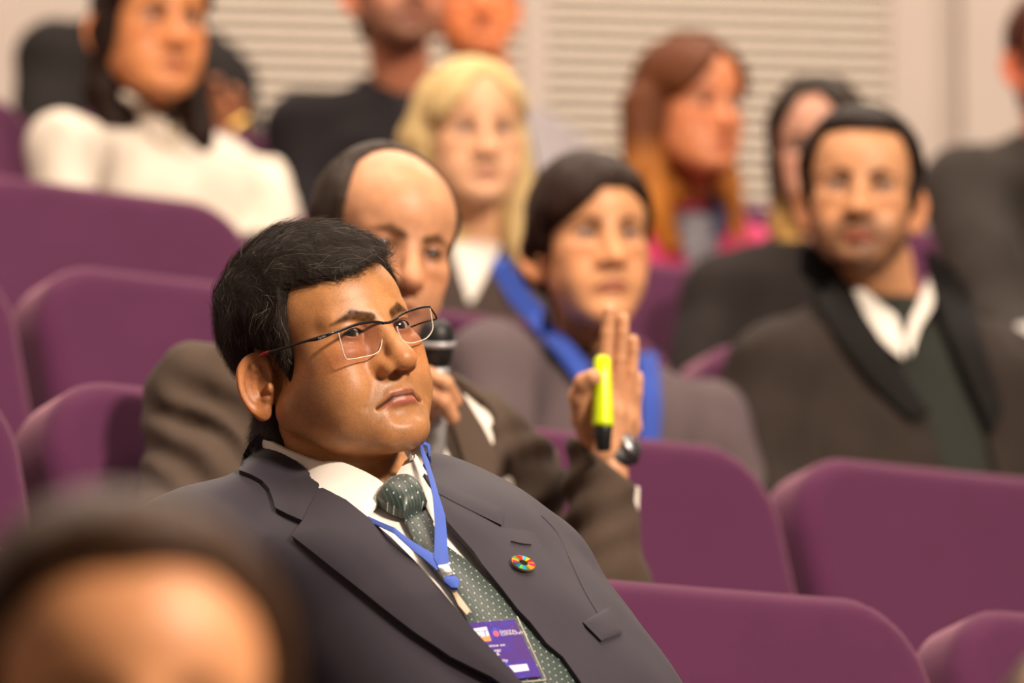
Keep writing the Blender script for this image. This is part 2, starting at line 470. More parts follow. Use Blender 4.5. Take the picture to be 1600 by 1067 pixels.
def head_sdf(p, h, neck=True):
    fat = h['fat']; W = h['wide']; jw = h['jaw']; fem = h['fem']
    a = p.copy(); a[:, 0] = np.abs(a[:, 0])
    x = a / V3((W, 1, 1))
    d = skull_sdf(p, h)
    d = smin(d, ell(x, (0, -0.032, -0.025), (0.056, 0.050, 0.062)), 0.025)
    d = smin(d, ell(x, (0.044, -0.046, -0.020), (0.021, 0.028, 0.019)), 0.018)
    cz, cy = h.get('chin', (0.0, 0.0))
    d = smin(d, cap(x, (0.050 * jw, 0.002, -0.060), (0.016 * jw, -0.066 + cy, -0.095 + cz), 0.019 + 0.006 * fat, 0.019), 0.03)
    d = smin(d, ell(x, (0.040, -0.040, -0.055), (0.022 + 0.007 * fat, 0.034 + 0.006 * fat, 0.032 + 0.006 * fat)), 0.025)
    d = smin(d, ell(x, (0, -0.060, -0.062), (0.030, 0.0295, 0.030)), 0.018)
    d = smin(d, ell(x, (0, -0.0745 + cy, -0.099 + cz), (0.0195, 0.0180, 0.0160)), 0.014)
    d = smin(d, ell(x, (0, -0.030 + 0.5 * cy, -0.086 + 0.7 * cz), (0.040 + 0.006 * fat, 0.046, 0.020 + 0.012 * fat)), 0.025)
    # brow
    d = smin(d, cap(x, (0.008, -0.0765, 0.0175 + h['browz']), (0.043, -0.061, 0.019 + h['browz']), 0.0085 - 0.003 * fem), 0.012)
    # sockets
    d = smax(d, -ell(x, (0.030, -0.092, -0.001), (0.0185, 0.0195, 0.0125)), 0.012)
    d = smin(d, ell(x, (0.034, -0.066, -0.018), (0.018, 0.0145, 0.009)), 0.010)
    # nose
    n = h['nose']
    d = smin(d, cap(x, (0, -0.0775, 0.010), (0, -0.091 - 0.008 * n, -0.026), 0.0082, 0.0105), 0.013)
    d = smin(d, ell(x, (0, -0.0975 - 0.008 * n, -0.0360), (0.0135, 0.0118, 0.0112)), 0.010)
    d = smin(d, ell(x, (0.0140, -0.0915, -0.0410), (0.0080, 0.0115, 0.0080)), 0.008)
    d = smax(d, -ell(x, (0.0086, -0.0980, -0.0490), (0.0052, 0.0085, 0.0062)), 0.0025)
    fo = cap(x, (0.0205, -0.090, -0.040), (0.037, -0.076, -0.074), 0.0)
    d = d + F32(0.0009 + 0.0002 * fat) * np.exp(-(fo / 0.0060) ** 2)
    d = smin(d, cap(x, (0.007, -0.0735, 0.002), (0.0125, -0.0800, -0.034), 0.0085, 0.0095), 0.010)
    # mouth
    L = h['lips']; dn = h.get('down', 0.003)
    d = smin(d, chain(x, [((0, -0.0905, -0.0655), 0.0042 * L), ((0.012, -0.0868, -0.0672), 0.0038 * L), ((0.025, -0.0775, -0.0705 - dn), 0.0022)], 0.004), 0.006)
    d = smin(d, chain(x, [((0, -0.0905, -0.0755), 0.0056 * L), ((0.012, -0.0868, -0.0755), 0.0050 * L), ((0.024, -0.0775, -0.0735 - dn), 0.0024)], 0.004), 0.005)
    d = smax(d, -chain(x, [((0, -0.0985, -0.0702), 0.0014), ((0.013, -0.0935, -0.0708), 0.0014), ((0.0275, -0.0815, -0.0724 - dn), 0.0013)], 0.002), 0.0045)
    d = smax(d, -cap(x, (0, -0.1000, -0.086), (0.012, -0.0965, -0.087), 0.0045), 0.012)
    d = smax(d, -cap(x, (0, -0.1015, -0.053), (0, -0.1015, -0.062), 0.0025), 0.006)
    # eyelids
    ec = (0.0318, -0.0665, -0.0005)
    lid = sph(x, ec, 0.0141)
    lid = smax(lid, x[:, 1] + 0.062, 0.004)
    d = smin(d, lid, 0.0045)
    # lid crease above
    op = h['open']
    d = smax(d, -chain(x, [((0.0185, -0.0795, 0.0035), 0.0006), ((0.030, -0.0825, 0.0085), 0.0009), ((0.046, -0.074, 0.0040), 0.0006)], 0.001), 0.003)
    # opening
    u = x[:, 0] - 0.0315; v = x[:, 2] - 0.0003
    u = u + 0 * v
    R = 0.0175
    up_ = np.sqrt(u * u + (v + R - 0.0052 * op) ** 2) - R
    lo_ = np.sqrt(u * u + (v - R + 0.0046 * op) ** 2) - R
    alm = np.maximum(np.maximum(up_, lo_), x[:, 1] + 0.066)
    d = smax(d, -alm, 0.0015)
    d = smin(d, ear_sdf(a * V3((1 / W, 1, 1)), h.get('ear', dict(c=(0.0785, 0.016, -0.020)))), 0.004)
    if 'bump' in h:
        for (c, r, amt) in h['bump']:
            q = (p - V3(c)) / V3(r); d = d - F32(amt) * np.exp(-(q * q).sum(1))
    return d
def head_color(p, h, base, hairc, lipc, beard=0.0, browd=1.0, beardc=None, scalp=0.0):
    base = np.array(base[:3]); c = np.tile(base, (len(p), 1)).astype(float)
    x = p / V3((h['wide'], 1, 1)); x = x.copy(); x[:, 0] = np.abs(x[:, 0])
    def blend(m, col):
        m = np.clip(m, 0, 1)
        c[:] = c * (1 - m[:, None]) + np.array(col[:3]) * m[:, None]
    G = lambda ctr, r: np.exp(-(((x - V3(ctr)) / V3(r)) ** 2).sum(1))
    # warmer, redder cheeks, nose and ears
    blend(0.35 * G((0.045, -0.06, -0.028), (0.025, 0.04, 0.022)), base * np.array([1.12, 0.86, 0.82]))
    blend(0.4 * G((0, -0.11, -0.036), (0.016, 0.02, 0.014)), base * np.array([1.1, 0.86, 0.8]))
    blend(h.get('eye_shade', 0.5) * G((0.032, -0.075, -0.001), (0.018, 0.03, 0.010)), base * np.array(h.get('eye_shade_mul', (0.72, 0.60, 0.56))))  # shade of the eye sockets painted into the skin, strongest on background faces
    ear = np.clip((x[:, 0] - 0.074) / 0.006, 0, 1)
    blend(0.35 * ear, base * np.array([1.15, 0.75, 0.62]))
    if beard > 0:
        bz = np.clip((-0.030 - x[:, 2] - 0.35 * np.abs(x[:, 1] + 0.05)) / 0.012, 0, 1) * np.clip((0.02 - x[:, 1]) / 0.03, 0, 1)
        ck = G((0.040, -0.07, -0.040), (0.022, 0.04, 0.022))
        nb = np.clip((x[:, 2] + 0.135) / 0.02, 0, 1)
        blend(np.clip(beard * bz * (1 - 0.9 * ck) * nb * (0.8 + 0.5 * vnoise(p, 90)), 0, 1), beardc if beardc is not None else base * np.array([0.62, 0.58, 0.62]))
    # brows
    xz = x * V3((1, 0, 1)); bz_ = h['browz']; bw = h.get('bw', 1.0)
    br = chain(xz, [((0.0140, 0, 0.0155 + bz_), 0.0036 * bw), ((0.030, 0, 0.0215 + bz_), 0.0034 * bw), ((0.050, 0, 0.0155 + bz_), 0.0010)], 0.003)
    br = np.where(x[:, 1] < -0.035, br, 1.0)
    blend(np.clip(0.5 - br / 0.003, 0, 1) * browd * (0.95 + 0.3 * vnoise(p, 300)), hairc)
    # lips
    dn = h.get('down', 0.003)
    lu = chain(xz, [((0, 0, -0.0672), 0.0030), ((0.012, 0, -0.0682), 0.0024), ((0.024, 0, -0.0712 - dn), 0.0008)], 0.003)
    ll = chain(xz, [((0, 0, -0.0752), 0.0045), ((0.012, 0, -0.0748), 0.0038), ((0.023, 0, -0.0735 - dn), 0.0008)], 0.003)
    fr_ = x[:, 1] < -0.06; lu = np.where(fr_, lu, 1.0); ll = np.where(fr_, ll, 1.0)
    blend(np.clip(0.6 - lu / 0.0018, 0, 1) * 0.85, np.array(lipc[:3]) * 0.62)
    blend(np.clip(0.6 - ll / 0.0018, 0, 1) * 0.8, np.array(lipc[:3]))
    ml = chain(xz, [((0, 0, -0.0702), 0.0010), ((0.013, 0, -0.0708), 0.0010), ((0.0275, 0, -0.0724 - dn), 0.0010)], 0.002)
    ml = np.where(fr_, ml, 1.0)
    blend(np.clip(0.9 - ml / 0.0010, 0, 1) * 0.9, base * 0.14)  # shade in the groove between the lips, painted dark
    # lash line
    u = x[:, 0] - 0.0315; v = x[:, 2] - 0.0003; R = 0.0175; op = h['open']
    up_ = np.sqrt(u * u + (v + R - 0.0052 * op) ** 2) - R
    lo_ = np.sqrt(u * u + (v - R + 0.0046 * op) ** 2) - R
    alm = np.maximum(up_, lo_)
    m = np.clip(1.3 - np.abs(alm) / h.get('lash', 0.0014), 0, 1) * (x[:, 1] < -0.066) * np.where(v > -0.001, 1.0, 0.35)
    blend(m, np.array(hairc[:3]) * 0.6)
    return c
EYE_C = (0.0318, -0.0665, -0.0005)
def make_head(root, T, S, Rm, h, skin, cols, res, neck_w, mat, eye_dir=None, extra_body=None):
    """T world origin of head frame, Rm rotation, S scale; neck_w = [(world point, radius)...] continuing the neck downwards"""
    Ri = np.linalg.inv(Rm)
    nl = [(((Ri @ (np.asarray(w) - T)) / S), r / S) for w, r in neck_w]
    n0 = ((0, 0.022, -0.045), h.get('neckr', 0.055))
    pts = [n0] + [(tuple(q), r) for q, r in nl]
    def f(p):
        d = head_sdf(p, h)
        nk = chain(p, pts, 0.02)
        d = smin(d, nk, 0.018)
        if 'neckbump' in h: d = h['neckbump'](p, d)
        return d
    zl = min(q[0][2] for q in pts) - pts[-1][1]
    lo = np.array([-0.118, -0.13, -0.14]); hi = np.array([0.118, 0.12, 0.13])
    for q, r in pts:
        lo = np.minimum(lo, np.array(q) - r - 0.01); hi = np.maximum(hi, np.array(q) + r + 0.01)
    v, q = sdf_mesh(f, lo, hi, res / S)
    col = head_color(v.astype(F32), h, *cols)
    W = (v * S) @ Rm.T + T
    return W, q, col, f
def eyeballs(root, T, S, Rm, h, mat, gaze=(0, -1, 0)):
    n, m = 28, 20
    for sx in (-1, 1):
        c = np.array([EYE_C[0] * sx * h['wide'], EYE_C[1], EYE_C[2]])
        g = np.array(gaze, float); g /= np.linalg.norm(g)
        a = np.cross(g, [0, 0, 1]); a /= np.linalg.norm(a); b = np.cross(a, g)
        V = []; Cc = []
        for i in range(m + 1):
            th = math.pi * (i / m) ** 1.5
            for k in range(n):
                w = 2 * math.pi * k / n
                rr = 0.01235 + (0.0006 if th < 0.42 else 0)
                V.append(c + rr * (g * math.cos(th) + (a * math.cos(w) + b * math.sin(w)) * math.sin(th)))
                if th < 0.19: Cc.append((0.004, 0.003, 0.003))
                elif th < 0.47: Cc.append((0.035, 0.016, 0.008))
                elif th < 0.55: Cc.append((0.02, 0.012, 0.01))
                else: Cc.append((0.50, 0.42, 0.36))
        Q = [(i*n+k, i*n+(k+1) % n, (i+1)*n+(k+1) % n, (i+1)*n+k) for i in range(m) for k in range(n)]
        V = (np.array(V) * S) @ Rm.T + T
        me = np_mesh('eye', V, np.array(Q)[:, ::-1], np.array(Cc))
        link('eye', me, mat, root)
def hair_cap(root, T, S, Rm, h, poly, t, mat, res, extra=None, sm=0.006, name='hair', noise=0.0, fsc=60):
    """hair volume: skull grown by t(p), kept inside the side-view outline poly in (y, z)"""
    pl = [tuple(q) for q in poly]
    def f(p):
        tt = t(p) if callable(t) else t
        nape = smax(chain(p, h.get('nape', [((0, .028, -.04), .050), ((0, .048, -.12), .050)]), .02), 0.022 - p[:, 1], .01)
        hd = smin(skull_sdf(p, h), ell(np.abs(p) * V3((1, 0, 0)) + p * V3((0, 1, 1)), (0.0, 0.005, -0.02), (0.070 * h['wide'], 0.075, 0.07)), 0.02)
        d = hd - tt
        hd = smin(hd, nape, 0.02)
        edge = np.clip(-poly2(p[:, 1], p[:, 2], pl) / 0.022, 0, 1)
        d = hd - tt * (0.25 + 0.75 * np.sqrt(edge))
        if noise: d = d + noise * vnoise(p, fsc)
        d = smax(d, poly2(p[:, 1], p[:, 2], pl) + (0.008 * vnoise(p, 70) if noise else 0), sm)
        if extra: d = extra(p, d)
        return d
    v, q = sdf_mesh(f, (-0.14, -0.16, -0.30), (0.14, 0.17, 0.16), res / S)
    W = (v * S) @ Rm.T + T
    o = link(name, np_mesh(name, W, q), mat, root)
    return o, f

# ------------------------------------------------------------------ rows of seats: heights of the stepped floor
ROWZ = {k: 0.885 + 0.2933 * (k - 1) for k in range(-2, 9)}; ROWZ[4] = 1.752
class Frame:
    """torso frame: origin at the neck base, x to the person's left, y backwards, z up the spine"""
    def __init__(s, neck, pelvis, yaw):
        s.o = np.asarray(neck, float); z = s.o - np.asarray(pelvis, float); s.L = np.linalg.norm(z); z /= s.L
        y = math.radians(yaw); x = np.array([math.cos(y), math.sin(y), 0]); x -= z * (x @ z); x /= np.linalg.norm(x)
        s.M = np.stack([x, np.cross(z, x), z], -1)
    def loc(s, p): return (p - s.o.astype(F32)) @ s.M.astype(F32)
    def w(s, q): return s.o + s.M @ np.asarray(q, float)
    def loft(s, p, prof, e=2.3):
        q = s.loc(p); t = -q[:, 2] / s.L
        w, fr, bk, cy = (np.interp(t, prof.X, prof.V[i]) for i in range(4))
        y = q[:, 1] - cy; dd = np.where(y < 0, fr, bk)
        r = ((np.abs(q[:, 0]) / w) ** e + (np.abs(y) / dd) ** e) ** (1 / e)
        d = (r - 1) * np.minimum(w, dd) * 0.85
        ov = np.maximum(prof.t0 - t, t - prof.t1) * s.L
        return smax(d, ov, 0.03).astype(F32)
class Prof:
    def __init__(s, rows, wid=1.0, dep=1.0):
        a = np.array(rows, float); s.t0 = a[0, 0]; s.t1 = a[-1, 0]
        s.V = []
        for i in range(1, 5):
            X, Y = catmull(a[:, 0], a[:, i] * (wid if i == 1 else dep if i < 4 else 1)); s.V.append(Y)
        s.X = X

def hand_local():
    """relaxed hand, wrist at 0, fingers along +z, palm facing -y, thumb on +x"""
    segs = []
    for x, L, r in ((0.027, .072, .0085), (0.009, .080, .0088), (-0.009, .074, .0083), (-0.026, .058, .0072)):
        p = np.array([x * 0.9, 0.0, 0.088 - abs(x - 0.009) * 0.25]); a = math.radians(18); pts = [(tuple(p * np.array([.5, 1, .3])), .013), (tuple(p), r + .001)]
        for q in (0.46, 0.30, 0.24):
            p = p + np.array([x * 0.06, -math.sin(a), math.cos(a)]) * L * q; a += math.radians(24); pts.append((tuple(p), r)); r *= 0.93
        segs.append(pts)
    th = [((0.012, -0.002, 0.012), .016), ((0.036, -0.014, 0.045), .0135), ((0.046, -0.024, 0.075), .0105), ((0.044, -0.032, 0.098), .0090)]
    def f(p):
        d = ell(p, (0, 0, 0.052), (0.040, 0.015, 0.050))
        d = smin(d, cap(p, (0, 0, -0.05), (0, 0, 0.01), 0.026, 0.026) , 0.02)
        for s_ in segs: d = smin(d, chain(p, s_, 0.003), 0.006)
        return smin(d, chain(p, th, 0.004), 0.010)
    return sdf_mesh(f, (-.08, -.09, -.09), (.08, .05, .21), 0.005)
HAND = hand_local()
def put_hand(wrist, toward, palm, left):
    v, q = HAND; v = v.copy()
    if not left: v[:, 0] *= -1; q = q[:, ::-1]
    z = np.asarray(toward, float) - wrist; z /= np.linalg.norm(z); y = -np.asarray(palm, float); y -= z * (y @ z); y /= np.linalg.norm(y)
    M = np.stack([np.cross(y, z), y, z], -1)
    return v @ M.T + wrist, q
def merge(parts):
    V, Q, C, n = [], [], [], 0
    for v, q, c in parts: V.append(v); Q.append(q + n); C.append(np.broadcast_to(c, (len(v), 3))); n += len(v)
    return np.concatenate(V), np.concatenate(Q), np.concatenate(C)
TORSO = [(-0.07, .064, .060, .058, .01), (0.0, .080, .074, .072, .005), (.05, .115, .086, .082, 0), (.11, .155, .098, .095, 0), (.2, .180, .118, .105, 0),
         (.4, .185, .125, .105, 0), (.6, .175, .130, .10, 0), (.8, .180, .135, .11, 0), (1.0, .19, .13, .12, 0), (1.1, .165, .10, .11, 0)]
RNW = np.array([math.sin(math.radians(42)), -math.cos(math.radians(42)), 0]); RDW = np.array([math.cos(math.radians(42)), math.sin(math.radians(42)), 0])
def seated_lower(root, pelv, row, trouser, shoe, fwd=RNW, side=RDW, thigh=0.36):
    """trousers with two bent legs and the shoes, feet on the row's floor"""
    zf = ROWZ[row]; pts = []
    for s_ in (-1, 1):
        hip = pelv + side * s_ * 0.085; hip[2] = pelv[2] - 0.02
        kn = hip + fwd * thigh + side * s_ * 0.04; kn[2] = zf + 0.52
        an = kn + fwd * 0.02; an[2] = zf + 0.10
        pts.append([(hip, .095), (kn, .070), (an, .055)])
    f = lambda p: smin(smin(chain(p, pts[0], .02), chain(p, pts[1], .02), .03), sph(p, pelv, .13), .06)
    allp = np.array([q for c in pts for q, r in c] + [pelv])
    v, q = sdf_mesh(f, allp.min(0) - .16, allp.max(0) + .16, 0.014)
    link('trousers', np_mesh('trousers', v, q), trouser, root)
    for c in pts:
        a = c[2][0].copy(); a[2] = zf + 0.045; b = a + fwd * 0.13; b[2] = zf + 0.034
        g = lambda p: smax(smin(cap(p, a, b, .046, .036), cap(p, c[2][0], a, .042, .046), .02), -(p[:, 2] - zf - 0.002), .004)
        v, q = sdf_mesh(g, np.minimum(a, b) - .08, np.maximum(a, c[2][0]) + .15, 0.010)
        link('shoe', np_mesh('shoe', v, q), shoe, root)
def vhair_mat(name, rough=0.5, bump=0.6):
    m = Mat(name); a = m.n('ShaderNodeVertexColor', layer_name='Col')
    n = m.noise(110, 4, 0.7, stretch=(1, 1, 0.2))
    v = m.ramp(n, [(0.3, (0.6, 0.6, 0.6, 1)), (0.72, (1.35, 1.35, 1.35, 1))])
    m.l(m.mix(a.outputs['Color'], v, 1.0, 'MULTIPLY'), m.b.inputs['Base Color']); m.set(Roughness=rough); m.b.inputs['Specular IOR Level'].default_value = 0.15
    m.bump(n, bump, 0.004); return m.m
# ------------------------------------------------------------------ the room
TH = math.radians(42)
RD = np.array([math.cos(TH), math.sin(TH), 0]); RN = np.array([math.sin(TH), -math.cos(TH), 0])   # along a row / the way the seats face
SEATREF = {1: (1100, 926), 2: (1400, 726), 3: (150, 418), 4: (200, 312)}
def rowline(k): return 6.37 + 1.14 * (k - 1)         # distance of the seat-back tops from the camera at the picture's middle column
def row_point(k, px):
    """point on row k's back-top line at picture column px (z left at 0)"""
    d0 = rowline(k) ; a = (px - 800) / FPX
    y = d0 / (1 - a * math.tan(TH)) * 1.0
    w = P(px, 533, y); w[1] = y * math.cos(TILT); return w
def build_room():
    carpet = fabric('carpet', lin(58, 40, 52), 0.3, 0.95, 0.1, 500, 0.4)
    ang = TH
    def strip(k, name):
        # one tread of the stepped floor, from its front edge to the next row's front edge
        a = row_point(k, 800) + RN * 0.95; a[2] = 0
        depth = 1.14 * math.cos(TH)
        z1 = ROWZ[k]; z0 = ROWZ[-2] - 0.4
        c = [a - RD * 5.5, a + RD * 6.5, a + RD * 6.5 - RN * depth, a - RD * 5.5 - RN * depth]
        V = [(q[0], q[1], z0) for q in c] + [(q[0], q[1], z1) for q in c]
        o = link(name, pm(V, [(3,2,1,0),(4,5,6,7),(0,1,5,4),(1,2,6,5),(2,3,7,6),(3,0,4,7)], name), carpet); o['kind'] = 'structure'
    for k in range(-2, 7): strip(k, 'floor')
    # back wall: plaster piers and slatted panels
    wa = math.radians(9)
    wd = np.array([math.cos(wa), math.sin(wa), 0]); wn = np.array([math.sin(wa), -math.cos(wa), 0])
    o0 = P(800, 300, 13.2); o0[2] = 0
    plaster = Mat('wall_plaster'); n = plaster.noise(2.2, 4); n2 = plaster.noise(160, 3)
    plaster.l(plaster.ramp(n, [(0.3, lin(172, 158, 148)), (0.7, lin(180, 166, 156))]), plaster.b.inputs['Base Color']); plaster.set(Roughness=0.85); plaster.bump(n2, 0.1, 0.001); plaster = plaster.m
    def col_x(px):                     # distance along the wall at a picture column
        dr = FWD + ((px - 800) / FPX) * RGT; t = ((o0 - CAMP) @ wn - 0) / (dr @ wn); return float((CAMP + dr * t - o0) @ wd)
    def slab(name, x0, x1, z0, z1, f, b, mat, parent=None):
        V = []
        for z in (z0, z1):
            for x, y in ((x0, f), (x1, f), (x1, b), (x0, b)): q = o0 + wd * x + wn * y; V.append((q[0], q[1], z))
        return link(name, pm(V, [(3,2,1,0),(4,5,6,7),(0,1,5,4),(1,2,6,5),(2,3,7,6),(3,0,4,7)], name), mat, parent)
    w = slab('wall_back', -3.6, 3.6, 0.2, 5.6, 0, -0.2, plaster); w['kind'] = 'structure'
    slat = Mat('slat_wood'); n = slat.noise(14, 4, 0.6, stretch=(1, 1, 12))
    slat.l(slat.ramp(n, [(0.3, lin(204, 190, 174)), (0.7, lin(216, 202, 186))]), slat.b.inputs['Base Color']); slat.set(Roughness=0.6); slat = slat.m
    back = plain('panel_recess', lin(58, 48, 40), 0.9)
    panels = [(300, 812), (852, 1388), (1592, 2050)]
    for a, b in panels:
        x0, x1 = col_x(a), col_x(b)
        pn = slab('slat_backing', x0, x1, 2.2, 4.4, 0.012, 0.0, back, w)
        z = 2.62
        while z < 4.15:
            slab('slat', x0, x1, z, z + 0.017, 0.034, 0.012, slat, pn); z += 0.0325
    for ti, (a, b) in enumerate(((812, 852), (1388, 1462), (1500, 1592))):
        o = slab('trim_%d' % (ti + 1), col_x(a) , col_x(b), 0.2, 5.4, 0.05, 0.0, plaster); o['kind'] = 'structure'
    # side returns, far outside the picture
    lw = pm([(-3.9, 0.5, -0.3), (-3.9, 13.0, -0.3), (-3.9, 13.0, 6.5), (-3.9, 0.5, 6.5), (-4.1, 0.5, -0.3), (-4.1, 13.0, -0.3), (-4.1, 13.0, 6.5), (-4.1, 0.5, 6.5)], [(0,1,2,3),(7,6,5,4),(0,4,5,1),(3,2,6,7),(1,5,6,2),(0,3,7,4)])
    o = link('wall_left', lw, plaster); o['kind'] = 'structure'
if ONLY is None or 'room' in ONLY: build_room()

# ------------------------------------------------------------------ seats
PITCH = 0.642; SEATW = 0.602
def build_seats():
    vel = fabric('seat_velour', lin(80, 33, 66), 0.12, 0.9, 0.4, 700, 0.15, 0.0005, sheen_tint=(1.0, 0.55, 0.62, 1), big=0.10)
    shell = plain('seat_shell', (0.02, 0.018, 0.02, 1), 0.45)
    metal = plain('seat_metal', (0.55, 0.52, 0.5, 1), 0.35, 0.9)
    tag_m = plain('seat_tag', lin(170, 162, 156), 0.45)
    rec = math.radians(16)
    # front face of the cushion leans back; origin on the floor under the top front edge
    def cushion(p, w, h, th, rc, re, z0, y0, tilt):
        q = p - V3((0, y0, z0)); c, s = math.cos(tilt), math.sin(tilt)
        y = q[:, 1] * c - q[:, 2] * s; z = q[:, 1] * s + q[:, 2] * c
        # rounded rectangle in x,z ; extruded along y (0..th)
        dx = np.abs(q[:, 0]) - (w / 2 - rc); dz = np.abs(z - h / 2) - (h / 2 - rc)
        d2 = np.sqrt(np.maximum(dx, 0) ** 2 + np.maximum(dz, 0) ** 2) + np.minimum(np.maximum(dx, dz), 0) - rc
        belly = 0.012 * np.exp(-((z - h * .35) / .16) ** 2) - 0.006 * np.cos(np.clip(q[:, 0] / w, -.5, .5) * math.pi)
        dy = np.abs(y - th / 2 + belly * 0.5) - th / 2 - 0
        a = d2 + re; b = dy + re
        return np.sqrt(np.maximum(a, 0) ** 2 + np.maximum(b, 0) ** 2) + np.minimum(np.maximum(a, b), 0) - re
    H = 0.60; zt = 0.92; zb = zt - H * math.cos(rec); yb = -H * math.sin(rec)
    f = lambda p: cushion(p, SEATW, H, 0.115, 0.118, 0.030, zb, yb, rec)
    v, q = sdf_mesh(f, (-.33, -.30, .22), (.33, .22, 1.0), 0.010)
    me_b = np_mesh('backrest', v, q); me_b.materials.append(vel)
    f2 = lambda p: cushion(p, SEATW - 0.02, 0.46, 0.10, 0.06, 0.035, 0.34, yb - 0.02, math.radians(84))
    v, q = sdf_mesh(f2, (-.33, -.75, .2), (.33, .05, .6), 0.012)
    me_s = np_mesh('seat', v, q); me_s.materials.append(vel)
    def bx(name, lo, hi, m):
        vv, ff = box_v(lo, hi); me = pm(vv, ff, name); me.materials.append(m); return me
    me_arm = bx('armrest', (-.022, -.56, .56), (.022, -.10, .60), shell)
    me_leg = bx('leg', (-.02, -.40, 0), (.02, -.16, .56), shell)
    me_foot = bx('foot', (-.03, -.50, 0), (.03, -.06, .02), metal)
    me_tag = bx('seat_number', (-.030, .100, .80), (.030, .112, .850), tag_m)
    me_br = bx('bracket', (-.02, .03, .66), (.02, .07, .76), metal)
    LAB = {(0, 0): None}
    out = {}
    # seats along each row: anchor = picture column of one seat's front-left or front-right edge
    anchor = {-1: (420, 'L', -1, 2), 0: (1530, 'L', -3, 1), 1: (1472, 'L', -3, 0), 2: (1238, 'L', -3, 1), 3: (52, 'L', -1, 3), 4: (392, 'R', -1, 3), 5: (520, 'L', -2, 3)}
    labels = {
        (1, 0): 'nearest purple seat at the bottom right corner, behind a blurred beige head', (1, -1): 'sharpest purple seat, empty, beside the suited man with lapel pin',
        (1, -2): 'purple seat that the man in glasses leans back in', (1, -3): 'purple seat at bottom left, mostly hidden by blurred foreground head',
        (2, 0): 'empty purple seat in front of the bearded man in dark coat', (2, -1): 'purple seat behind the raised hand with yellow highlighter',
        (2, -2): 'purple seat left of the man with microphone, its left edge rounded', (2, -3): 'purple seat cut off by the left picture edge, half way up',
        (2, 1): 'purple seat past the right edge beside the dark coated man', (3, 0): 'empty purple seat at left, above the seat beside the microphone man',
        (3, 1): 'purple seat of the second row back, hidden behind the microphone man', (3, 2): 'purple seat between the girl and the bearded man, only a corner showing',
        (3, 3): 'purple seat that the bearded man in dark coat sits on', (3, -1): 'purple seat beyond the left picture edge in the middle row',
        (4, 0): 'empty purple seat in front of the woman in white blouse', (4, 1): 'purple seat of the blonde woman', (4, 2): 'purple seat below the red-haired woman in pink, right of the girl',
        (4, 3): 'purple seat under the dark jacket man at right edge', (4, -1): 'purple seat beyond the top left edge'}
    ords = ['first', 'second', 'third', 'fourth', 'fifth', 'sixth']
    proto = None
    for k, (px, side, i0, i1) in anchor.items():
        base = row_point(k, px)
        along = base + RD * (SEATW / 2 if side == 'L' else -SEATW / 2)
        for i in range(i0, i1 + 1):
            loc = along + RD * (PITCH * i); loc[2] = ROWZ[k]
            lab = labels.get((k, i)) or 'purple auditorium seat, %s from left in the %s' % (ords[i - i0], {-1: 'foreground row under the blurred head', 0: 'front row below the picture', 5: 'row in front of the slatted wall'}.get(k, 'row %d' % k))
            root = thing('auditorium_seat', lab, 'seat', loc, 'rows of purple auditorium seats'); root.rotation_euler = (0, 0, TH)
            for nm, me, x in (('backrest', me_b, 0), ('seat', me_s, 0), ('armrest', me_arm, PITCH / 2), ('leg', me_leg, PITCH / 2), ('foot', me_foot, PITCH / 2), ('armrest', me_arm, -PITCH / 2), ('leg', me_leg, -PITCH / 2), ('bracket', me_br, -PITCH / 2 + .01), ('seat_number', me_tag, PITCH / 2)):
                if nm in ('leg', 'armrest', 'foot') and x < 0 and i != i0: continue
                o = bpy.data.objects.new(nm, me); COL.objects.link(o); o.parent = root; o.location = (x, 0, 0)
            out[(k, i)] = (loc, root)
    return out
SEATS = {}
if ONLY is None or 'room' in ONLY: SEATS = build_seats()
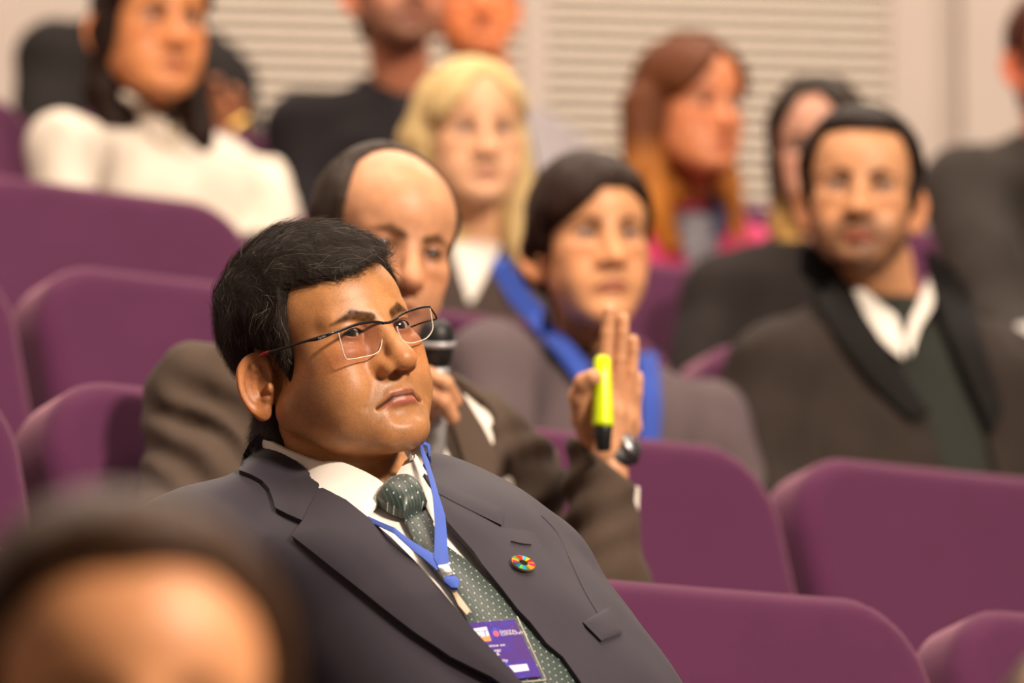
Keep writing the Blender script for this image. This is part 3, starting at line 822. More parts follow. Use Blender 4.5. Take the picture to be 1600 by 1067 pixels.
# ------------------------------------------------------------------ the man in focus
M_SKIN = vcol_skin('skin_brown', 0.45, 0.4, 0.45)
M_EYE = Mat('eye_wet'); _a = M_EYE.n('ShaderNodeVertexColor', layer_name='Col'); M_EYE.l(_a.outputs['Color'], M_EYE.b.inputs['Base Color']); M_EYE.set(Roughness=0.12); M_EYE.b.inputs['Coat Weight'].default_value = 1.0; M_EYE = M_EYE.m
def strands(name, f_local, T, S, Rm, n, length, flow, mat, parent, rad=0.00009, seed=1, lift=0.004, src=None, seg=6, jit=0.25, mask=None):
    r = np.random.default_rng(seed)
    me = src.data; nv = len(me.vertices); co = np.empty(nv * 3, F32); me.vertices.foreach_get('co', co)
    W = co.reshape(-1, 3)
    loc = ((W - T) / S) @ Rm            # inverse rotation
    pick = r.integers(0, nv, n * 2); p = loc[pick] + r.normal(0, 0.0008, (n * 2, 3))
    if mask is not None: p = p[mask(p)]
    p = p[:n]; n = len(p)
    L = (length(p) if callable(length) else length) * (0.6 + 0.6 * r.random(n))
    j = r.normal(0, jit, (n, 3))
    p = p.astype(F32); out = np.zeros((n, seg, 3), F32); nrm = grad(f_local, p, 0.003)
    p = p - nrm * 0.0015
    lf = (lift * (0.3 + 1.0 * r.random(n)) ** 1.5)
    fl = flow(p)
    for k in range(seg):
        out[:, k] = p
        nrm = grad(f_local, p, 0.003)
        fl = flow(p) + j + 0.35 * np.stack([vnoise(p + 5 * i, 55) for i in range(3)], -1)
        t = fl - (fl * nrm).sum(1, keepdims=True) * nrm
        t /= np.linalg.norm(t, axis=1, keepdims=True) + 1e-6
        p = p + (t * (L / seg)[:, None] + nrm * (lf / seg * (1 if k < 4 else 0.1))[:, None]).astype(F32)
    Wp = (out.reshape(-1, 3) * S) @ Rm.T + T
    cu = bpy.data.hair_curves.new(name)
    cu.add_curves([seg] * n)
    cu.attributes['position'].data.foreach_set('vector', Wp.astype(F32).ravel()) if 'position' in cu.attributes else None
    ra = cu.attributes.get('radius') or cu.attributes.new('radius', 'FLOAT', 'POINT')
    rr = np.tile(np.linspace(1, 0.35, seg), n) * rad
    ra.data.foreach_set('value', rr.astype(F32))
    o = link(name, cu, mat, parent); o['kind'] = 'stuff'
    return o
MT = P(514, 539, 6.0); MS = 1.035; MR = rotm(41.5, -4.5, 16)
MH = dict(HP, bw=1.4, eye_shade=0.6, browz=-0.003, fat=1.0, jaw=1.04, nose=0.92, wide=1.04, lips=0.95, down=0.006, open=0.80, chin=(-0.006, -0.006), skullz=0.97, slope=1.0,
          ear=dict(c=(0.0815, 0.022, -0.026), flare=38, tilt=-8, s=0.97))
def main_man():
    pelv = P(905, 1430, 5.72); neck = P(560, 770, 6.03)
    root = thing('person', 'man in dark grey suit and glasses leaning back in sharp focus', 'person', (pelv[0], pelv[1], ROWZ[1]))
    skin = lin(194, 137, 86)
    nk = [(P(508, 700, 6.05), 0.068), (P(560, 800, 6.03), 0.074)]
    MH['nape'] = [((0, 0.022, -0.045), .056)] + [(tuple((np.linalg.inv(MR) @ (w_ - MT)) / MS), r_ / MS + .003) for w_, r_ in nk]
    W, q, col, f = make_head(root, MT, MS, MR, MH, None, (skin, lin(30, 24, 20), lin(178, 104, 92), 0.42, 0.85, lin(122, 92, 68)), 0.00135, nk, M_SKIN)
    eyeballs(root, MT, MS, MR, MH, M_EYE, gaze=(-0.42, -1, 0.0))
    hm = hair_mat('hair_black', (0.014, 0.009, 0.006), 0.4, 0.55)
    hp = [(-0.12, 0.055), (-0.066, 0.054), (-0.050, 0.050), (-0.038, 0.034), (-0.029, 0.014), (-0.024, -0.005), (-0.017, -0.036), (-0.007, -0.036),
          (0.0, 0.002), (0.026, 0.010), (0.040, -0.008), (0.040, -0.045), (0.042, -0.108), (0.12, -0.112), (0.17, 0.0), (0.13, 0.17), (-0.13, 0.17)]
    def t(p):
        z = p[:, 2]; y = p[:, 1]
        base = np.interp(z, [-0.09, -0.03, 0.02, 0.06, 0.10], [0.005, 0.006, 0.011, 0.013, 0.015])
        side = np.clip((-0.005 - y) / 0.03, 0, 1) * np.clip((0.02 - z) / 0.02, 0, 1)
        return (base - 0.005 * side - 0.003 * np.clip((-y - 0.03) / 0.04, 0, 1) * (z > 0.05)).astype(F32)
    def hx(p, d):
        zl = 0.057 + 0.42 * np.maximum(p[:, 0] + 0.012, 0) + 0.010 * vnoise(p + 2, 80)
        return smax(d, np.where(p[:, 1] < 0.01, (zl - p[:, 2]) - np.maximum(p[:, 1] + 0.034, 0) * 5, -1).astype(F32), 0.006)
    hair, hf = hair_cap(root, MT, MS, MR, MH, hp, t, hm, 0.0022, sm=0.007, noise=0.007, fsc=42, extra=hx)
    def flow(p):
        top = np.clip((p[:, 2] - 0.040) / 0.03, 0, 1)[:, None]
        side = np.stack([np.zeros(len(p)), np.where(p[:, 1] < 0.0, 0.5, 0.1), -np.ones(len(p))], -1)
        tp = np.tile(np.array([0.55, -0.9, -0.25]), (len(p), 1))
        return (side * (1 - top) + tp * top).astype(F32)
    ln = lambda p: np.interp(p[:, 2], [-0.08, 0.0, 0.05, 0.1], [0.010, 0.015, 0.030, 0.036])
    s1 = Mat('strand_black').set(Roughness=0.5); s1.b.inputs['Specular IOR Level'].default_value = 0.3; s1.b.inputs['Base Color'].default_value = (0.030, 0.018, 0.011, 1); s1 = s1.m
    s2 = Mat('strand_grey').set(Roughness=0.4); s2.b.inputs['Base Color'].default_value = (0.34, 0.28, 0.22, 1); s2 = s2.m
    strands('hair_strands', hf, MT, MS, MR, 26000, ln, flow, s1, hair, 0.00012, 3, 0.007, src=hair, jit=0.35)
    strands('grey_strands', hf, MT, MS, MR, 900, ln, flow, s2, hair, 0.00010, 5, 0.010, src=hair, jit=0.4)
    fw = lambda p: f((((p.astype(float) - MT) / MS) @ MR).astype(F32)) * MS
    # suit ------------------------------------------------------------
    FR = Frame(neck, pelv, 29)
    Jp = Prof([(-0.07, .070, .066, .060, .01), (0.0, .088, .080, .075, .005), (.05, .125, .092, .088, 0), (.11, .165, .105, .10, 0), (.2, .195, .128, .112, 0),
               (.4, .196, .155, .115, 0), (.6, .194, .175, .11, 0), (.8, .196, .18, .11, 0), (1.0, .20, .15, .12, 0), (1.1, .17, .11, .11, 0)])
    shR, shL = P(295, 893, 5.90), P(757, 902, 6.14)
    aR = [(shR, .078), (P(265, 1130, 5.74), .066), (P(330, 1330, 5.58), .060), (P(620, 1480, 5.40), .045)]
    aL = [(shL, .072), (P(846, 1090, 6.10), .064), (P(960, 1330, 6.02), .060), (P(960, 1500, 5.66), .045)]
    sk3 = np.array(skin[:3]); parts = [(W, q, col)]
    for a_, lf_ in ((aR, False), (aL, True)):
        wr_, el_ = a_[-1][0], a_[-2][0]
        hv, hq = put_hand(wr_ + (wr_ - el_) * 0.16, wr_ + (wr_ - el_) * 1.2 + RNW * 0.05, (0, 0, -1), lf_); parts.append((hv, hq, sk3))
    core = lambda p: smin(smin(cap(p, neck, pelv, .055, .07), chain(p, [(w_, r_ * .5) for w_, r_ in aR], .02), .03), chain(p, [(w_, r_ * .5) for w_, r_ in aL], .02), .03)
    ap = np.array([w_ for a_ in (aR, aL) for w_, r_ in a_] + [neck, pelv])
    cv, cq = sdf_mesh(core, ap.min(0) - .1, ap.max(0) + .1, 0.014); parts.append((cv, cq, sk3))
    link('body', np_mesh('body', *merge(parts)), M_SKIN, root)
    def jack(p, infl=0.0):
        d = FR.loft(p, Jp)
        ar = smin(chain(p, aR, 0.02), chain(p, aL, 0.02), 0.01)
        d = smin(d, ar, 0.028)
        d = smin(d, chain(p, [(P(430, 765, 6.0), .035), (shR + np.array([0.02, 0, 0.012]), .064)], 0.02), 0.05)
        d = smin(d, chain(p, [(P(655, 790, 6.06), .035), (shL + np.array([-0.01, 0, 0.004]), .062)], 0.02), 0.05)
        return d - infl
    def folds(p):
        q = FR.loc(p)
        n = vnoise(q * V3((1.6, 1, 0.6)), 9) * 0.014 + vnoise(q * V3((1.2, 1, 0.5)) + 3, 22) * 0.0035
        return n
    jack_s = lambda p: jack(p)
    hole = [(407, 640), (660, 640), (668, 760), (700, 815), (757, 890), (820, 970), (880, 1030), (935, 1120), (915, 1160), (860, 1110), (800, 1060), (740, 1000), (690, 943), (630, 880), (560, 815), (490, 765), (430, 712), (395, 685)]
    def jcut(p):
        d = jack(p) + folds(p) * 0.8
        u, v_, dd = proj(p)
        c = poly2(u.astype(F32), v_.astype(F32), hole) / 1500
        c = np.maximum(c, (FR.loc(p)[:, 1] - 0.02))
        d = smax(d, -c, 0.004)
        d = smax(d, -(fw(p) - 0.006), 0.004)
        return d
    suit = fabric('suit_wool', lin(48, 42, 52), 0.10, 0.62, 0.10, 1400, 0.10, 0.0003, big=0.08)
    a = P(150, 1500, 5.3); lo = np.array([-0.52, 5.22, 1.28]); hi = np.array([0.26, 6.35, 1.95]); lo[2] = 1.20
    v, q = sdf_mesh(jcut, lo, hi, 0.0038)
    jk = link('suit_jacket', np_mesh('suit_jacket', v, q), suit, root)
    seated_lower(root, pelv, 1, suit, plain('shoe_leather', (0.015, 0.012, 0.010, 1), 0.35), thigh=0.16)
    # shirt under the jacket
    def shirt(p):
        d = FR.loft(p, Jp) + 0.008
        return d
    shf = lambda p: smin(shirt(p), np.maximum(fw(p) - 0.004, (p[:, 2] - P(500, 725, 6)[2])), 0.01)
    white = fabric('shirt_white', lin(236, 228, 218), 0.04, 0.7, 0.05, 1500, 0.08, 0.0003, big=0.04)
    wr = lambda p: shirt(p) + 0.003 * vnoise(FR.loc(p) * V3((2.5, 1, .8)), 20)
    v, q = sdf_mesh(lambda p: smax(wr(p), FR.loc(p)[:, 2] + 0.015 + 0.80 * np.maximum(-FR.loc(p)[:, 1], 0), 0.01), np.array([-0.40, 5.5, 1.28]), np.array([0.22, 6.3, 1.9]), 0.005)
    link('shirt', np_mesh('shirt', v, q), white, root)
    collf = lambda p: smin(FR.loft(p, Jp) + 0.006, fw(p) - 0.005, 0.012)
    cn = [(410, 684), (430, 690), (450, 700), (482, 713), (541, 731), (571, 745), (590, 756), (603, 767), (592, 790), (573, 816), (540, 806), (500, 785), (450, 750), (420, 712)]
    drape('shirt_collar', cn, collf, 0.006, 0.004, white, root, 6, 0.003, 10)
    cf = [(640, 705), (650, 722), (664, 745), (676, 770), (684, 800), (676, 822), (664, 800), (652, 775), (638, 766), (612, 769), (604, 769), (617, 752), (628, 731)]
    drape('shirt_collar', cf, collf, 0.006, 0.004, white, root, 5, 0.003, 10)
    # lapels and collar of the jacket
    jw = lambda p: jack(p) + folds(p) * 0.8
    lap_n = [(503, 760), (540, 785), (574, 812), (612, 847), (646, 884), (695, 943), (744, 1001), (803, 1066), (840, 1105), (800, 1090), (768, 1066), (705, 1033), (652, 996), (600, 955), (547, 911), (495, 869), (458, 841), (474, 818)]
    drape('lapel', lap_n, jw, 0.0042, 0.0055, suit, root, 5, 0.0025, 30,
          extra=lambda v, d: 0.010 * np.clip((v[:, 1] - 820) / 120, 0, 1) * np.exp(-np.maximum((v[:, 1] - 812) * .692 - (v[:, 0] - 574) * .722, 0) / 60))
    col_n = [(407, 684), (440, 706), (470, 730), (503, 760), (474, 818), (450, 808), (431, 799), (427, 786), (420, 770), (408, 757), (392, 748), (374, 741), (384, 716), (395, 697)]
    drape('jacket_collar', col_n, jw, 0.0048, 0.006, suit, root, 5, 0.002, 20)
    lap_f = [(684, 777), (710, 790), (736, 804), (781, 829), (805, 832), (832, 836), (845, 859), (861, 901), (882, 931), (903, 968), (921, 1005), (938, 1045), (946, 1075), (950, 1105), (925, 1105), (903, 1067), (877, 1031), (852, 1010), (827, 977), (808, 957), (783, 924), (753, 887), (739, 866), (714, 838), (698, 820), (690, 798)]
    drape('lapel', lap_f, jw, 0.0042, 0.0055, suit, root, 5, 0.0025, 30)
    col_f = [(661, 746), (690, 760), (723, 775), (760, 790), (786, 801), (784, 812), (781, 826), (758, 815), (736, 804), (708, 790), (684, 777), (671, 763)]
    drape('jacket_collar', col_f, jw, 0.0048, 0.006, suit, root, 5, 0.002, 20)
    pk = [(909, 975), (951, 950), (970, 990), (938, 1004)]
    drape('breast_pocket', pk, lambda p: jack(p) + folds(p) * 0.8, 0.0030, 0.007, suit, root, 4, 0.001, 4)
    def seam(pts, fs, r=0.0010, off=0.001, mat=suit, nm='seam', d0=5.0):
        pp = smooth_pts(pts, 6); w3, ok = trace(pp, fs, 0, d0); w3 = w3 + grad(fs, w3) * off
        tube(nm, w3, r, mat, root, 6)
    dark = fabric('thread_dark', lin(40, 34, 38), 0.1, 0.9, 0, 900, 0.1)
    jf = lambda p: jack(p) + folds(p) * 0.8
    seam([(232, 786), (262, 793), (300, 820), (332, 862), (360, 915), (385, 975), (398, 1030), (402, 1067)], jf, 0.0009, 0.0)
    seam([(846, 806), (872, 835), (893, 880), (917, 930), (945, 975)], jf, 0.0009, 0.0)
    seam([(795, 853), (810, 857), (826, 859)], jw, 0.0008, 0.0064, dark, 'buttonhole')
    # tie
    tie = Mat('tie_green'); uv = tie.n('ShaderNodeTexCoord').outputs['UV']
    mp = tie.n('ShaderNodeMapping'); mp.inputs['Rotation'].default_value = (0, 0, math.radians(35)); mp.inputs['Scale'].default_value = (10.2, 10.2, 1)
    tie.l(uv, mp.inputs['Vector'])
    sx = tie.n('ShaderNodeSeparateXYZ'); tie.l(mp.outputs['Vector'], sx.inputs[0])
    def mth(op, a, b=None):
        n = tie.n('ShaderNodeMath', operation=op)
        for i, v_ in enumerate([a, b]):
            if v_ is None: continue
            if isinstance(v_, (int, float)): n.inputs[i].default_value = v_
            else: tie.l(v_, n.inputs[i])
        return n.outputs[0]
    row = mth('FLOOR', sx.outputs[1]); odd = mth('MULTIPLY', mth('MODULO', mth('ABSOLUTE', row), 2), 0.5)
    fx = mth('SUBTRACT', mth('FRACT', mth('ADD', sx.outputs[0], odd)), 0.5); fy = mth('SUBTRACT', mth('FRACT', sx.outputs[1]), 0.5)
    r2 = mth('SQRT', mth('ADD', mth('MULTIPLY', fx, fx), mth('MULTIPLY', fy, fy)))
    dot = mth('LESS_THAN', r2, 0.105)
    stripe = mth('MULTIPLY', mth('SINE', mth('MULTIPLY', sx.outputs[0], 12.566)), 0.5)
    base = tie.ramp(mth('ADD', stripe, 0.5), [(0.3, lin(30, 44, 40)), (0.8, lin(50, 68, 62))])
    tie.l(tie.mix(base, lin(178, 186, 168), dot), tie.b.inputs['Base Color']); tie.set(Roughness=0.45, Sheen_Weight=0.2); tie = tie.m
    kn = [(600, 771), (610, 765), (622, 762), (635, 762), (645, 766), (656, 778), (664, 800), (648, 806), (629, 814), (610, 807), (598, 799), (588, 790)]
    tl = [(629, 811), (646, 805), (663, 798), (676, 826), (692, 855), (729, 882), (759, 913), (790, 945), (820, 980), (852, 1010), (873, 1033), (894, 1067), (910, 1100), (800, 1100), (780, 1067), (735, 985), (715, 940), (695, 912), (673, 888), (657, 866), (642, 838)]
    ti = link('tie', None, None, root)
    t1 = drape('tie_blade', tl, collf, 0.005, 0.004, tie, root, 6, 0.004, 14)
    drape('tie_knot', kn, collf, 0.013, 0.010, tie, root, 4, 0.014, 9)
    bpy.data.objects.remove(ti)
    return root, f, fw, FR, jack, collf, shirt
if ONLY is None or 'main' in ONLY:
    MAIN, MAINF, MFW, MFR, MJACK, MCOLL, MSHIRT = main_man()

def ray_at(px, py, fn_y):
    """point of a lens ray on a curved sheet y = fn_y(x, z) standing in the head's own frame"""
    dr = FWD + ((px - 800) / FPX) * RGT + ((533.5 - py) / FPX) * UPV
    o = MR.T @ (CAMP - MT) / MS; d = MR.T @ dr / MS; t = 6.0
    for _ in range(40):
        q = o + d * t; t -= (q[1] - fn_y(q[0], q[2])) / d[1] * 0.7
    return MT + MR @ ((o + d * t) * MS)
def accessories():
    global MLENS
    gl = thing('eyeglasses', 'half-rim eyeglasses with black browline and red temple tips worn by suited man', 'glasses', MT + MR @ np.array([0, -0.09, 0]))
    fy = lambda x, z: -0.0915 + 0.7 * x * x
    blk = plain('frame_black', (0.012, 0.010, 0.011, 1), 0.22); red = plain('tip_red', lin(170, 20, 22), 0.35)
    R = lambda pts: [ray_at(x, y, fy) for x, y in pts]
    tube('browline', R([(521, 520), (530, 517), (557, 507), (583, 503), (601, 505)]), [.0010, .0012, .0012, .0012, .0011], blk, gl, 8, 6, up=(0, -1, 0), flat=1.3)
    tube('browline', R([(617, 498), (630, 490), (645, 484), (660, 480), (672, 479)]), [.0011, .0012, .0012, .0012, .0009], blk, gl, 8, 6)
    tube('bridge', [q - MR @ np.array([0, .0012, 0]) for q in R([(597, 505), (606, 504.5), (612, 501.5), (620, 497)])], .0015, blk, gl, 8, 6)
    g = Mat('lens_glass'); nt = g.nt
    tr = g.n('ShaderNodeBsdfTransparent'); gs = g.n('ShaderNodeBsdfGlossy'); gs.inputs['Roughness'].default_value = 0.03
    lw = g.n('ShaderNodeLayerWeight'); lw.inputs['Blend'].default_value = 0.25; mx = g.n('ShaderNodeMixShader')
    ml = g.n('ShaderNodeMath', operation='MULTIPLY_ADD'); ml.inputs[1].default_value = 0.5; ml.inputs[2].default_value = 0.03; g.l(lw.outputs['Facing'], ml.inputs[0])
    tr.inputs['Color'].default_value = (0.97, 0.93, 0.95, 1)
    g.l(ml.outputs[0], mx.inputs[0]); g.l(tr.outputs[0], mx.inputs[1]); g.l(gs.outputs[0], mx.inputs[2])
    g.l(mx.outputs[0], nt.nodes['Material Output'].inputs['Surface']); g = g.m
    edge = plain('lens_edge', lin(240, 222, 205), 0.15)  # pale colour stands for the highlight along the clear edges
    def lens(pts, rim):
        p = smooth_pts(R(pts), 5, True); c = p.mean(0); n = MR @ np.array([0, -1.0, 0]); k = len(p)
        V = [c] + list(p) + [c - n * .0016] + list(p - n * .0016)
        Fc = [(0, 1 + i, 1 + (i + 1) % k) for i in range(k)] + [(k + 1, k + 2 + (i + 1) % k, k + 2 + i) for i in range(k)] + [(1 + i, k + 2 + i, k + 2 + (i + 1) % k, 1 + (i + 1) % k) for i in range(k)]
        o = link('lens', pm(V, Fc, 'lens', False), g, gl)
        tube('lens_edge', R(rim), .00055, edge, o, 6, 5)
    lens([(529, 519), (557, 509), (583, 505), (598, 507), (597, 530), (594, 545), (586, 553), (566, 558), (548, 561), (540, 559), (534, 541)],
         [(529, 520), (534, 541), (540, 559), (548, 561), (566, 558), (586, 553), (594, 545), (597, 530), (598, 508)])
    lens([(619, 499), (643, 486), (671, 480), (675, 500), (676, 514), (668, 527), (655, 533), (640, 536), (629, 531), (621, 516)],
         [(620, 510), (622, 518), (629, 531), (640, 536), (655, 533), (668, 527), (676, 514), (675, 500), (672, 482)])
    hing = ray_at(523, 519, fy)
    # near temple runs back to the ear at the side of the head
    sd = lambda x, y, z: MT + MR @ (np.array([x, y, z]) * MS)
    def side_pt(px, py, X):
        dr = FWD + ((px - 800) / FPX) * RGT + ((533.5 - py) / FPX) * UPV
        o = MR.T @ (CAMP - MT) / MS; d = MR.T @ dr / MS; t = (X - o[0]) / d[0]
        return MT + MR @ ((o + d * t) * MS)
    tp = [hing, side_pt(510, 524, -0.0745), side_pt(495, 529, -0.0775), side_pt(478, 533, -0.0795), side_pt(455, 540, -0.083), side_pt(432, 547, -0.086), side_pt(420, 550, -0.0875)]
    tmp = tube('temple', tp, [.0012, .0021, .0023, .0014, .0012, .0015, .0017], blk, gl, 8, 6)
    tube('temple_tip', [tp[-1], side_pt(412, 553, -0.0885), side_pt(404, 557, -0.089)], [.0019, .0019, .0012], red, gl, 8, 4)
    m = lambda q: MT + MR @ (((MR.T @ (q - MT)) * np.array([-1, 1, 1])))
    tp2 = [ray_at(672, 480, fy)] + [m(q) for q in tp[1:]]
    tube('temple', tp2, [.0008, .0010, .0010, .0010, .0010, .0012, .0014], blk, gl, 8, 6)
    for px, py in ((594, 528), (620, 514)):
        q = ray_at(px, py, lambda x, z: -0.0865); link('nose_pad', ico(q, 1, 2), plain('pad', lin(150, 120, 110), 0.2), gl)
        ob = bpy.context.scene.objects if False else COL.objects[-1]
        ob.matrix_parent_inverse = Matrix.Identity(4); ob.location = Vector(q) - gl.location; ob.scale = (.0022, .0015, .0035)
        tube('pad_arm', [q, ray_at(px + (2 if px < 600 else -1), py - 12, fy)], .0006, blk, gl, 6)
    # small script on the temple
    a, b = side_pt(498, 529, -0.0800), side_pt(512, 523.5, -0.0775)
    fc = bpy.data.curves.new('lettering', 'FONT'); fc.body = 'Ray-Ban'; fc.size = 0.0030; fc.extrude = 0.0001
    X = (b - a) / np.linalg.norm(b - a); Nn = MR @ np.array([-1, -0.1, 0]); Nn -= X * (Nn @ X); Nn /= np.linalg.norm(Nn); Y = np.cross(Nn, X)
    lt = link('lettering', text_mesh(fc), plain('print_white', lin(235, 230, 225), 0.4), gl)
    a2 = a + Nn * .0008 - Y * .0008
    lt.matrix_parent_inverse = Matrix.Identity(4)
    M4 = Matrix(((X[0], Y[0], Nn[0], a2[0] - gl.location[0]), (X[1], Y[1], Nn[1], a2[1] - gl.location[1]), (X[2], Y[2], Nn[2], a2[2] - gl.location[2]), (0, 0, 0, 1)))
    lt.matrix_local = M4
    # lanyard ------------------------------------------------------
    blue = fabric('lanyard_blue', lin(70, 98, 190), 0.08, 0.6, 0.1, 1200, 0.08)
    la = thing('lanyard', 'blue ribbon lanyard with silver clip over green dotted tie', 'lanyard', P(690, 900, 5.9))
    drape('strap', [(639, 707), (643, 711), (653, 732), (664, 754), (671, 778), (678, 804), (684, 822), (688, 835), (691, 858), (694, 882), (699, 912), (685, 917), (676, 900), (675, 882), (673, 843), (669, 804), (661, 768), (655, 752), (646, 728)], MCOLL, 0.024, 0.0012, blue, la, 4, 0.001, 4)
    drape('strap', [(560, 805), (576, 814), (592, 829), (610, 845), (637, 867), (655, 879), (673, 890), (689, 901), (699, 912), (682, 917), (660, 897), (647, 887), (616, 858), (590, 834), (570, 818)], MCOLL, 0.0225, 0.0012, blue, la, 4, 0.001, 4, extra=lambda v, d: -0.019 * np.clip((615 - v[:, 0]) / 45, 0, 1))
    sil = plain('clip_silver', (0.75, 0.73, 0.70, 1), 0.25, 1.0)
    drape('clip', [(683, 918), (699, 914), (707, 931), (692, 935)], MCOLL, 0.030, 0.003, sil, la, 3, 0.0015, 3)
    drape('strap_loop', [(691, 934), (707, 932), (715, 940), (713, 951), (704, 950), (694, 941)], MCOLL, 0.029, 0.004, blue, la, 3, 0.002, 3)
    drape('card_strap', [(706, 950), (713, 951), (733, 978), (728, 984), (716, 970)], MCOLL, 0.022, 0.001, plain('strap_clear', lin(205, 170, 140), 0.3), la, 4)
    # badge card
    bd = thing('name_badge', 'purple printed conference badge in clear sleeve half under the lapel', 'badge', P(770, 1015, 5.85))
    c4, ok = trace([(700, 975), (804, 967), (847, 1057), (742, 1066)], MCOLL, 0.0105)
    c = c4.mean(0); ux = c4[1] - c4[0] + c4[2] - c4[3]; ux /= np.linalg.norm(ux); uy = c4[0] - c4[3] + c4[1] - c4[2]; uy -= ux * (uy @ ux); uy /= np.linalg.norm(uy); un = np.cross(ux, uy)
    def on(px, py, lift=0.0):
        dr = FWD + ((px - 800) / FPX) * RGT + ((533.5 - py) / FPX) * UPV
        t = ((c + un * lift - CAMP) @ un) / (dr @ un); return CAMP + dr * t
    def slab(name, pts, lo_, hi_, mat, par):
        A = [on(x, y, hi_) for x, y in pts]; B = [q - un * (hi_ - lo_) for q in A]; k = len(pts)
        return link(name, pm(A + B, [tuple(range(k))[::-1], tuple(range(k, 2*k))] + [(i, (i+1) % k, k + (i+1) % k, k + i) for i in range(k)], name), mat, par)
    pur = Mat('card_purple'); n1 = pur.noise(38, 3, 0.6)
    pur.l(pur.ramp(n1, [(0.42, lin(70, 30, 120)), (0.56, lin(60, 36, 150)), (0.68, lin(50, 80, 190))]), pur.b.inputs['Base Color']); pur.set(Roughness=0.6); pur.b.inputs['Specular IOR Level'].default_value = 0.2
    card = slab('card', [(716, 974.5), (804, 967.5), (846.5, 1056.5), (766, 1064)], 0.0, 0.0010, pur.m, bd)
    slv = Mat('sleeve_clear'); t_ = slv.n('ShaderNodeBsdfTransparent'); g_ = slv.n('ShaderNodeBsdfGlossy'); g_.inputs['Roughness'].default_value = 0.12; x_ = slv.n('ShaderNodeMixShader'); x_.inputs[0].default_value = 0.012
    slv.l(t_.outputs[0], x_.inputs[1]); slv.l(g_.outputs[0], x_.inputs[2]); slv.l(x_.outputs[0], slv.nt.nodes['Material Output'].inputs['Surface'])
    slab('sleeve', [(712, 971), (808, 963), (853, 1062), (768, 1069)], -0.0006, 0.0016, slv.m, bd)
    tube('sleeve_edge', [on(808, 963, .0016), on(853, 1062, .0016)], .0004, edge, bd, 6)
    tube('sleeve_edge', [on(853, 1062, .0016), on(800, 1067, .0016)], .0004, edge, bd, 6)
    wh = plain('ink_white', lin(238, 228, 240), 0.5); org = plain('ink_orange', lin(240, 140, 60), 0.5); rd = plain('ink_red', lin(220, 70, 90), 0.5)
    slab('logo_panel', [(734, 983), (760, 979), (768, 1001), (742, 1004)], .0010, .0012, org, card)
    slab('logo_panel', [(734, 983), (760, 979), (765, 993), (739, 997)], .0012, .0013, wh, card)
    slab('logo_dot', [(772, 986), (776, 985), (780, 990), (779, 994), (774, 994), (770, 990)], .0010, .0012, rd, card)
    slab('text_panel', [(795, 1040), (823, 1037), (827, 1047), (804, 1050)], .0010, .0012, wh, card)
    def txt(body, px, py, sz, mat):
        fc = bpy.data.curves.new('lettering', 'FONT'); fc.body = body; fc.size = sz; fc.extrude = 0.00005
        o = link('lettering', text_mesh(fc), mat, card); a = on(px, py, .0014)
        o.matrix_parent_inverse = Matrix.Identity(4)
        o.matrix_local = Matrix(((ux[0], uy[0], un[0], a[0]), (ux[1], uy[1], un[1], a[1]), (ux[2], uy[2], un[2], a[2]), (0, 0, 0, 1)))
    txt('CT', 742, 995, 0.011, plain('ink_purple', lin(70, 50, 150), 0.5))
    txt('DIGITAL', 781, 989, 0.0046, wh); txt('COMMUNITY', 783, 993, 0.0042, wh)
    txt('ence on', 764, 1011, 0.0052, wh); txt('ogy', 772, 1018, 0.0052, wh); txt('&', 776, 1024, 0.0052, wh); txt('ity', 785, 1034, 0.006, wh)
    # lapel pin
    pn, ok = trace([(817, 881)], MJACK, 0.0095); pn = pn[0]; nn = grad(MJACK, pn[None], 0.004)[0]
    pin = thing('lapel_pin', 'round gold lapel pin with a ring of coloured segments', 'pin', pn)
    a = np.cross(nn, [0, 0, 1.0]); a /= np.linalg.norm(a); b = np.cross(a, nn)
    gold = plain('pin_gold', (0.75, 0.5, 0.2, 1), 0.25, 1.0)
    def ring(r0, r1, z0, z1, w0, w1, n, name, mat, par):
        V = []; Fc = []
        for i in range(n + 1):
            w = w0 + (w1 - w0) * i / n
            for r, z in ((r0, z0), (r1, z0), (r1, z1), (r0, z1)): V.append(pn + (a * math.cos(w) + b * math.sin(w)) * r + nn * z)
        for i in range(n):
            for k in range(4): Fc.append((4*i + k, 4*i + (k+1) % 4, 4*i + 4 + (k+1) % 4, 4*i + 4 + k))
        Fc += [(3, 2, 1, 0), (4*n, 4*n+1, 4*n+2, 4*n+3)]
        return link(name, pm(V, Fc, name), mat, par)
    bs = ring(.0042, .0128, 0, .0015, 0, 2 * math.pi, 40, 'pin_ring', gold, pin)
    cols = [(229,36,59),(221,166,58),(76,159,56),(197,25,45),(255,58,33),(38,189,226),(252,195,11),(162,25,66),(253,105,37),(221,19,103),(253,157,36),(191,139,46),(63,126,68),(10,151,217),(86,192,43),(0,104,157),(25,72,106)]
    for i, cc in enumerate(cols):
        w = 2 * math.pi / 17
        ring(.0052, .0119, .0015, .0019, i * w + .03, (i + 1) * w - .03, 3, 'segment', plain('enamel', lin(*cc), 0.2), bs)
if ONLY is None or 'main' in ONLY: accessories()
